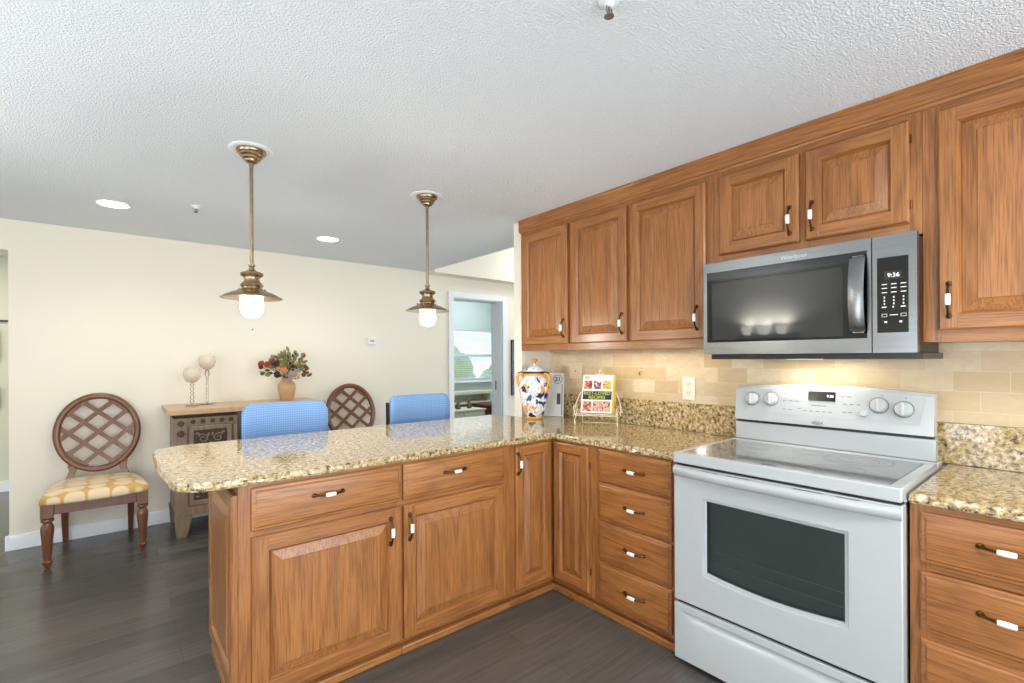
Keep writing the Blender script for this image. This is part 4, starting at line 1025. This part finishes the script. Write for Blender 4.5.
# vase and bouquet
VX, VY = -0.745, 2.66
b = B(); b.lathe([(0.0005, 0), (0.050, 0), (0.053, 0.006), (0.066, 0.06), (0.076, 0.115), (0.074, 0.145), (0.058, 0.170), (0.044, 0.182), (0.043, 0.195), (0.052, 0.206), (0.046, 0.206), (0.036, 0.19), (0.03, 0.10), (0.0005, 0.05)], segs=36)
tag(b.build('pottery_vase', 'terracotta', loc=(VX, VY, 0.974)), 'tan pottery vase holding the flowers on the carved chest', 'vase')
t = thing('flower_bouquet', 'autumn bouquet of rust and apricot flowers in the tan vase', 'flowers', (VX, VY, 0.974 + 0.19))
b = B()
rnd = random.Random(11)
heads = []
for k in range(34):
    a = rnd.uniform(0, 2 * PI); el = rnd.uniform(-0.2, 0.85) if k < 26 else rnd.uniform(0.6, 1.4); r = rnd.uniform(0.12, 0.215)
    heads.append((r * math.cos(el) * math.cos(a) * 1.08, r * math.cos(el) * math.sin(a) * 0.62, 0.065 + r * math.sin(el)))
for p in heads: b.tube([(p[0] * 0.05, p[1] * 0.05, -0.1), (p[0] * 0.12, p[1] * 0.12, 0.02), (p[0] * 0.5, p[1] * 0.5, p[2] * 0.5 + 0.02), p], 0.0022, segs=5)
b.build('stem', 'leaf_dark', t)
def rose(p, r, mat):
    bb = B(); bb.sphere(p, r * 0.72, sub=2)
    for k in range(13):
        z_ = 1 - 2 * (k + 0.5) / 13; q_ = math.sqrt(1 - z_ * z_); a = 2.39996 * k
        bb.sphere((p[0] + 0.62 * r * q_ * math.cos(a), p[1] + 0.62 * r * q_ * math.sin(a), p[2] + 0.62 * r * z_), r * 0.48, sub=1)
    return bb.build('blossom', mat, t)
for k, p in enumerate(heads[:23]):
    rose(p, rnd.uniform(0.020, 0.030), ('bloom_red', 'bloom_orange', 'bloom_red', 'bloom_orange', 'bloom_plum')[k % 5])
for p in heads[23:30]:
    bb = B()
    for j in range(8): bb.sphere((p[0] + rnd.uniform(-.02, .02), p[1] + rnd.uniform(-.02, .02), p[2] + rnd.uniform(-.02, .02)), rnd.uniform(0.006, 0.010), sub=1)
    bb.build('berry_cluster', 'bloom_plum', t)
for p in ((0.02, -0.10, 0.06), (0.05, -0.11, 0.035), (-0.01, -0.11, 0.03), (0.06, -0.09, 0.075)):
    bb = B()
    for j in range(16): bb.sphere((p[0] + rnd.uniform(-.03, .03), p[1] + rnd.uniform(-.015, .015), p[2] + rnd.uniform(-.025, .025)), rnd.uniform(0.005, 0.010), sub=1)
    bb.build('filler_flower', 'bloom_blue', t)
def leaf(bb, p, d, L, wd):
    d = Vector(d).normalized(); sd = d.cross(Vector((0.1, 0.9, 0.4))).normalized(); nn = d.cross(sd)
    P = Vector(p); rings = []
    for s_, wf in ((0, 0.1), (0.2, 0.7), (0.45, 1), (0.7, 0.8), (0.9, 0.35), (1, 0.05)):
        c = P + d * (L * s_) + nn * (0.12 * L * math.sin(PI * s_)); h = wd * wf
        rings.append([tuple(c - sd * h), tuple(c - nn * 0.0012), tuple(c + sd * h), tuple(c + nn * 0.0012)])
    bb.loft(rings)
for k in range(90):
    a = rnd.uniform(0, 2 * PI); el = rnd.uniform(-0.25, 1.45); r = rnd.uniform(0.05, 0.20)
    dd = Vector((math.cos(el) * math.cos(a) * 1.05, math.cos(el) * math.sin(a) * 0.7, math.sin(el)))
    bb = B(); base = dd * r + Vector((0, 0, 0.06))
    leaf(bb, base, dd + Vector((rnd.uniform(-.7, .7), rnd.uniform(-.4, .4), rnd.uniform(-.3, .6))), rnd.uniform(0.04, 0.065), rnd.uniform(0.013, 0.019))
    bb.build('leaf', 'leaf_olive' if el > 0.5 or k % 2 == 0 else 'leaf_dark', t)

# ---------------------------------------------------------------- bar stools
def stool(x, label):
    t = thing('bar_stool', label, 'stool', (x, 1.02, 0), 0, 'blue stools behind the peninsula')
    def arcb(px): return 0.235 - 0.05 * (px / 0.25) ** 2
    b = B(); rings = []
    n = 20; z0, z1, R_ = 0.845, 1.078, 0.05
    for i in range(n + 1):
        px = -0.25 + 0.5 * i / n; e = 0.25 - abs(px)
        cut = R_ - math.sqrt(max(0, R_ ** 2 - (R_ - e) ** 2)) if e < R_ else 0
        yb = arcb(px); th_ = 0.024 if e > 0.02 else 0.016
        zz0, zz1 = z0 + cut * 0.6, z1 - cut
        rings.append([(px, yb - th_, zz0 + 0.01), (px, yb - th_, zz1 - 0.012), (px, yb - th_ * 0.5, zz1), (px, yb + th_ * 0.5, zz1), (px, yb + th_, zz1 - 0.012), (px, yb + th_, zz0 + 0.01), (px, yb + th_ * 0.5, zz0), (px, yb - th_ * 0.5, zz0)])
    b.loft(rings); b.build('backrest', 'blue', t, angle=60)
    for sx in (-1, 1):
        (B().box(-0.268, -0.256, 0.172, 0.205, 0.62, 1.035) if sx < 0 else B().box(0.232, 0.246, 0.225, 0.25, 0.62, 1.035)).build('back_upright', 'dark_metal', t, bevel=0.003)
    b = B(); ring = []
    pts = [(0.235 * math.copysign(abs(math.cos(a)) ** 0.5, math.cos(a)), 0.0 + 0.20 * math.copysign(abs(math.sin(a)) ** 0.5, math.sin(a))) for a in [2 * PI * k / 40 for k in range(40)]]
    b.loft([[(px * s_, py * s_, z) for px, py in pts] for s_, z in ((0.96, 0.60), (1.0, 0.61), (1.0, 0.645), (0.95, 0.665), (0.7, 0.675))])
    b.build('seat', 'blue', t, angle=60)
    B().box(-0.22, 0.22, -0.18, 0.18, 0.575, 0.60).build('seat_frame', 'dark_metal', t, bevel=0.004)
    for x0 in (-0.256, 0.20): B().box(x0, x0 + 0.056, 0.172, 0.235, 0.578, 0.62).build('back_bracket', 'dark_metal', t)
    for sx in (-1, 1):
        for sy in (-1, 1):
            B().tube([(sx * 0.20, sy * 0.16, 0.58), (sx * 0.235, sy * 0.195, 0.0)], 0.014, segs=12).build('leg', 'dark_metal', t)
    b = B(); fx, fy = 0.222, 0.182
    b.tube([(-fx, -fy, 0.21), (fx, -fy, 0.21)], 0.009, segs=8).tube([(-fx, fy, 0.21), (fx, fy, 0.21)], 0.009, segs=8).tube([(-fx, -fy, 0.21), (-fx, fy, 0.21)], 0.009, segs=8).tube([(fx, -fy, 0.21), (fx, fy, 0.21)], 0.009, segs=8)
    b.build('footrest', 'dark_metal', t)
    return t
s1 = stool(-1.122, 'blue upholstered bar stool in front of the carved chest')
s2 = copy_tree(s1); s2.location.x = -0.185; s2['label'] = 'blue upholstered bar stool nearer the white doorway'
for s_ in (s1, s2): s_.location.y = 1.03

# ---------------------------------------------------------------- countertop items
CZ = 0.914
t = thing('cookie_jar', 'white lidded ceramic jar painted with navy and orange motifs', 'jar', (0.372, 0.560, CZ + 0.001), -0.5)
t.scale = (0.97, 0.97, 1.03)
B().lathe([(0.064, 0.0), (0.066, 0.006), (0.066, 0.014), (0.060, 0.018)], segs=40).build('foot_ring', 'gold_glaze', t)
B().lathe([(0.060, 0.016), (0.066, 0.022), (0.080, 0.06), (0.098, 0.12), (0.112, 0.19), (0.114, 0.225), (0.106, 0.262), (0.090, 0.285), (0.076, 0.298), (0.072, 0.308), (0.070, 0.308), (0.070, 0.30)], segs=44).build('body', 'majolica', t)
B().lathe([(0.0745, 0.298), (0.078, 0.301), (0.078, 0.312), (0.074, 0.315)], segs=40).build('neck_band', 'gold_glaze', t)
ld = B().lathe([(0.070, 0.316), (0.080, 0.318), (0.082, 0.326), (0.074, 0.336), (0.058, 0.352), (0.036, 0.366), (0.014, 0.374), (0.012, 0.380)], segs=40).build('lid', 'majolica', t)
B().lathe([(0.081, 0.317), (0.0845, 0.320), (0.0845, 0.325), (0.081, 0.328)], segs=40).build('lid_rim', 'navy_glaze', ld)
B().lathe([(0.010, 0.376), (0.009, 0.384), (0.012, 0.392), (0.024, 0.402), (0.025, 0.408), (0.018, 0.414), (0.002, 0.416)], segs=26).build('lid_knob', 'gold_glaze', ld)
for a, nm in ((PI * 0.86, 'gold_glaze'), (PI * -0.28, 'gold_glaze')):
    ca, sa = math.cos(a), math.sin(a); pts = []
    for r, z in ((0.078, 0.300), (0.100, 0.312), (0.122, 0.306), (0.132, 0.285), (0.128, 0.255), (0.114, 0.222)): pts.append((r * ca, r * sa, z))
    h_ = B().tube(pts, [0.010, 0.011, 0.0115, 0.0115, 0.011, 0.010], segs=12).build('handle', nm, t)
    B().tube([(p[0] * 1.02, p[1] * 1.02, p[2] + 0.009) for p in pts[:4]], [0.006, 0.007, 0.007, 0.004], segs=10).build('handle_stripe', 'navy_glaze', h_)
# book behind the jar
t = thing('recipe_book', 'pale grey recipe book leaning on the wall behind the jar', 'book', (0.556, 0.567, CZ + 0.001), math.radians(-55))
L_t = math.radians(-8)
HW = 0.082
cov = B().box(-HW, HW, 0.0, 0.004, 0, 0.325).box(-HW, HW, 0.020, 0.024, 0, 0.325).box(-HW, -HW + 0.004, 0.004, 0.020, 0, 0.325).build('cover', 'cover_grey', t, rot=(L_t, 0, 0), bevel=0.001)
B().box(-HW + 0.004, HW - 0.004, 0.0042, 0.0198, 0.004, 0.321).build('pages', 'paper', cov)
B().box(0.066, 0.071, -0.0006, 0.0, 0.01, 0.24).build('dark_stripe', 'slot', cov)
B().box(0.030, 0.058, -0.0006, 0.0, 0.09, 0.17).build('photo', 'navy', cov)
B().tube([(0.036 + 0.032 * math.cos(2 * PI * k / 30), -0.0006, 0.276 + 0.032 * math.sin(2 * PI * k / 30)) for k in range(30)], 0.0018, segs=6, cyc=True).build('badge', 'slot', cov)
text('21', 0.042, 'slot', 'badge_number', cov, (0.036, -0.0005, 0.276), (PI / 2, 0, 0), 0.0003, bold=0.001)
# cookbook on wire stand
rz = math.radians(-60)
t = thing('cookbook_stand', 'ivory wire cookbook easel with scrolled feet on granite', 'book stand', (0.452, 0.050, CZ), rz)
ln = math.radians(23); sn, cs = math.sin(ln), math.cos(ln)
def onb(x, d, h): return (x, -0.035 + h * sn + d * cs, 0.078 + h * cs - d * sn)   # point on leaning back plane
b = B()
for sx in (-1, 1):
    # front scroll foot
    pts = [onb(sx * 0.125, 0.024, 0.03), (sx * 0.13, -0.022, 0.088), (sx * 0.132, -0.020, 0.070), (sx * 0.134, -0.034, 0.052), (sx * 0.135, -0.058, 0.036), (sx * 0.135, -0.066, 0.022)]
    pts += [(sx * 0.135, -0.052 + 0.014 * math.cos(a), 0.0165 + 0.0138 * math.sin(a)) for a in [PI - 0.2 + 0.6 * k for k in range(8)]]
    b.tube(pts, 0.0026, segs=8)
    b.tube([onb(sx * 0.125, 0.024, 0.03), onb(sx * 0.135, 0.024, 0.06), onb(sx * 0.155, 0.024, 0.05), onb(sx * 0.158, 0.024, 0.025), onb(sx * 0.145, 0.024, 0.015), onb(sx * 0.135, 0.024, 0.03)], 0.0024, segs=8)
b.tube([(-0.13, -0.040, 0.072), (0.13, -0.040, 0.072)], 0.003, segs=8)
b.tube([(-0.13, -0.066, 0.066), (0.13, -0.066, 0.066)], 0.0026, segs=8)
for sx in (-1, 1): b.tube([(sx * 0.13, -0.020, 0.074), (sx * 0.13, -0.040, 0.072), (sx * 0.13, -0.066, 0.066), (sx * 0.13, -0.070, 0.088)], 0.0026, segs=8)
b.build('ledge', 'ivory_wire', t)
b = B()
arch = [onb(0.150 * math.copysign(abs(math.cos(a)) ** 0.8, math.cos(a)), 0.030, -0.02 + 0.225 * math.sin(a) ** 0.8 if math.sin(a) > 0 else 0.0) for a in [PI * k / 24 for k in range(25)]]
b.tube(arch, 0.003, segs=8)
b.tube([onb(0, 0.026, 0.0), onb(0, 0.026, 0.30)], 0.0026, segs=8)
b.tube([onb(-0.03, 0.026, 0.285), onb(0, 0.026, 0.272), onb(0.03, 0.026, 0.285)], 0.0022, segs=8)
b.sphere(onb(0, 0.026, 0.305), 0.007)
for sx in (-1, 1): b.tube([onb(sx * 0.128, 0.026, 0.0), onb(sx * 0.10, 0.026, 0.06), onb(sx * 0.075, 0.026, 0.10), onb(sx * 0.09, 0.026, 0.125), onb(sx * 0.11, 0.026, 0.10), onb(sx * 0.098, 0.026, 0.085)], 0.0022, segs=8)
b.build('arched_back', 'ivory_wire', t)
b = B()
b.tube([onb(0.11, 0.028, 0.13), (0.115, 0.09, 0.003), (0.0, 0.105, 0.003), (-0.115, 0.09, 0.003), onb(-0.11, 0.028, 0.13)], 0.0026, segs=8)
b.build('rear_leg', 'ivory_wire', t)
t = thing('cookbook', 'white cookbook with food photos and navy title band on the easel', 'book', (0.452, 0.050, CZ), rz)
BW, BH = 0.100, 0.262
def bb_box(x0, x1, d0, d1, h0, h1):
    return B().hexa([onb(x0, d0, h0), onb(x1, d0, h0), onb(x1, d1, h0), onb(x0, d1, h0)], [onb(x0, d0, h1), onb(x1, d0, h1), onb(x1, d1, h1), onb(x0, d1, h1)])
bb_box(-BW, BW, 0.017, 0.0215, 0.003, BH + 0.008).build('back_cover', 'cover_yellow', t)
bb_box(-BW + 0.002, BW + 0.010, 0.0005, 0.0168, 0.003, BH + 0.002).build('pages', 'cover_yellow', t)
cv = bb_box(-BW, BW - 0.004, -0.003, 0.0, 0.003, BH).build('front_cover', 'cover_white', t)
def decal(x0, x1, h0, h1, mat, nm): return bb_box(x0, x1, -0.0038, -0.003, h0, h1).build(nm, mat, cv)
decal(-BW + 0.006, BW - 0.008, 0.092, 0.150, 'navy', 'title_band')
for x0, x1, m_ in ((-0.090, -0.038, 'food_red'), (-0.028, 0.022, 'food_blue'), (0.032, 0.086, 'food_yellow')): decal(x0, x1, 0.164, 0.222, m_, 'photo')
decal(-0.090, -0.034, 0.012, 0.082, 'food_red', 'photo'); decal(-0.026, 0.088, 0.012, 0.082, 'food_pink', 'photo')
decal(-0.012, 0.046, 0.243, 0.2455, 'ink', 'small_print'); decal(-0.092, -0.060, 0.236, 0.252, 'food_pink', 'badge')
for body, h, sz in (('BEST-LOVED', 0.134, 0.031), ('RECIPES', 0.106, 0.031)):
    o = text(body, sz, 'lime', 'title', cv, onb(-0.002, -0.0044, h), (PI / 2 - ln, 0, 0), 0.0003, bold=0.0002)
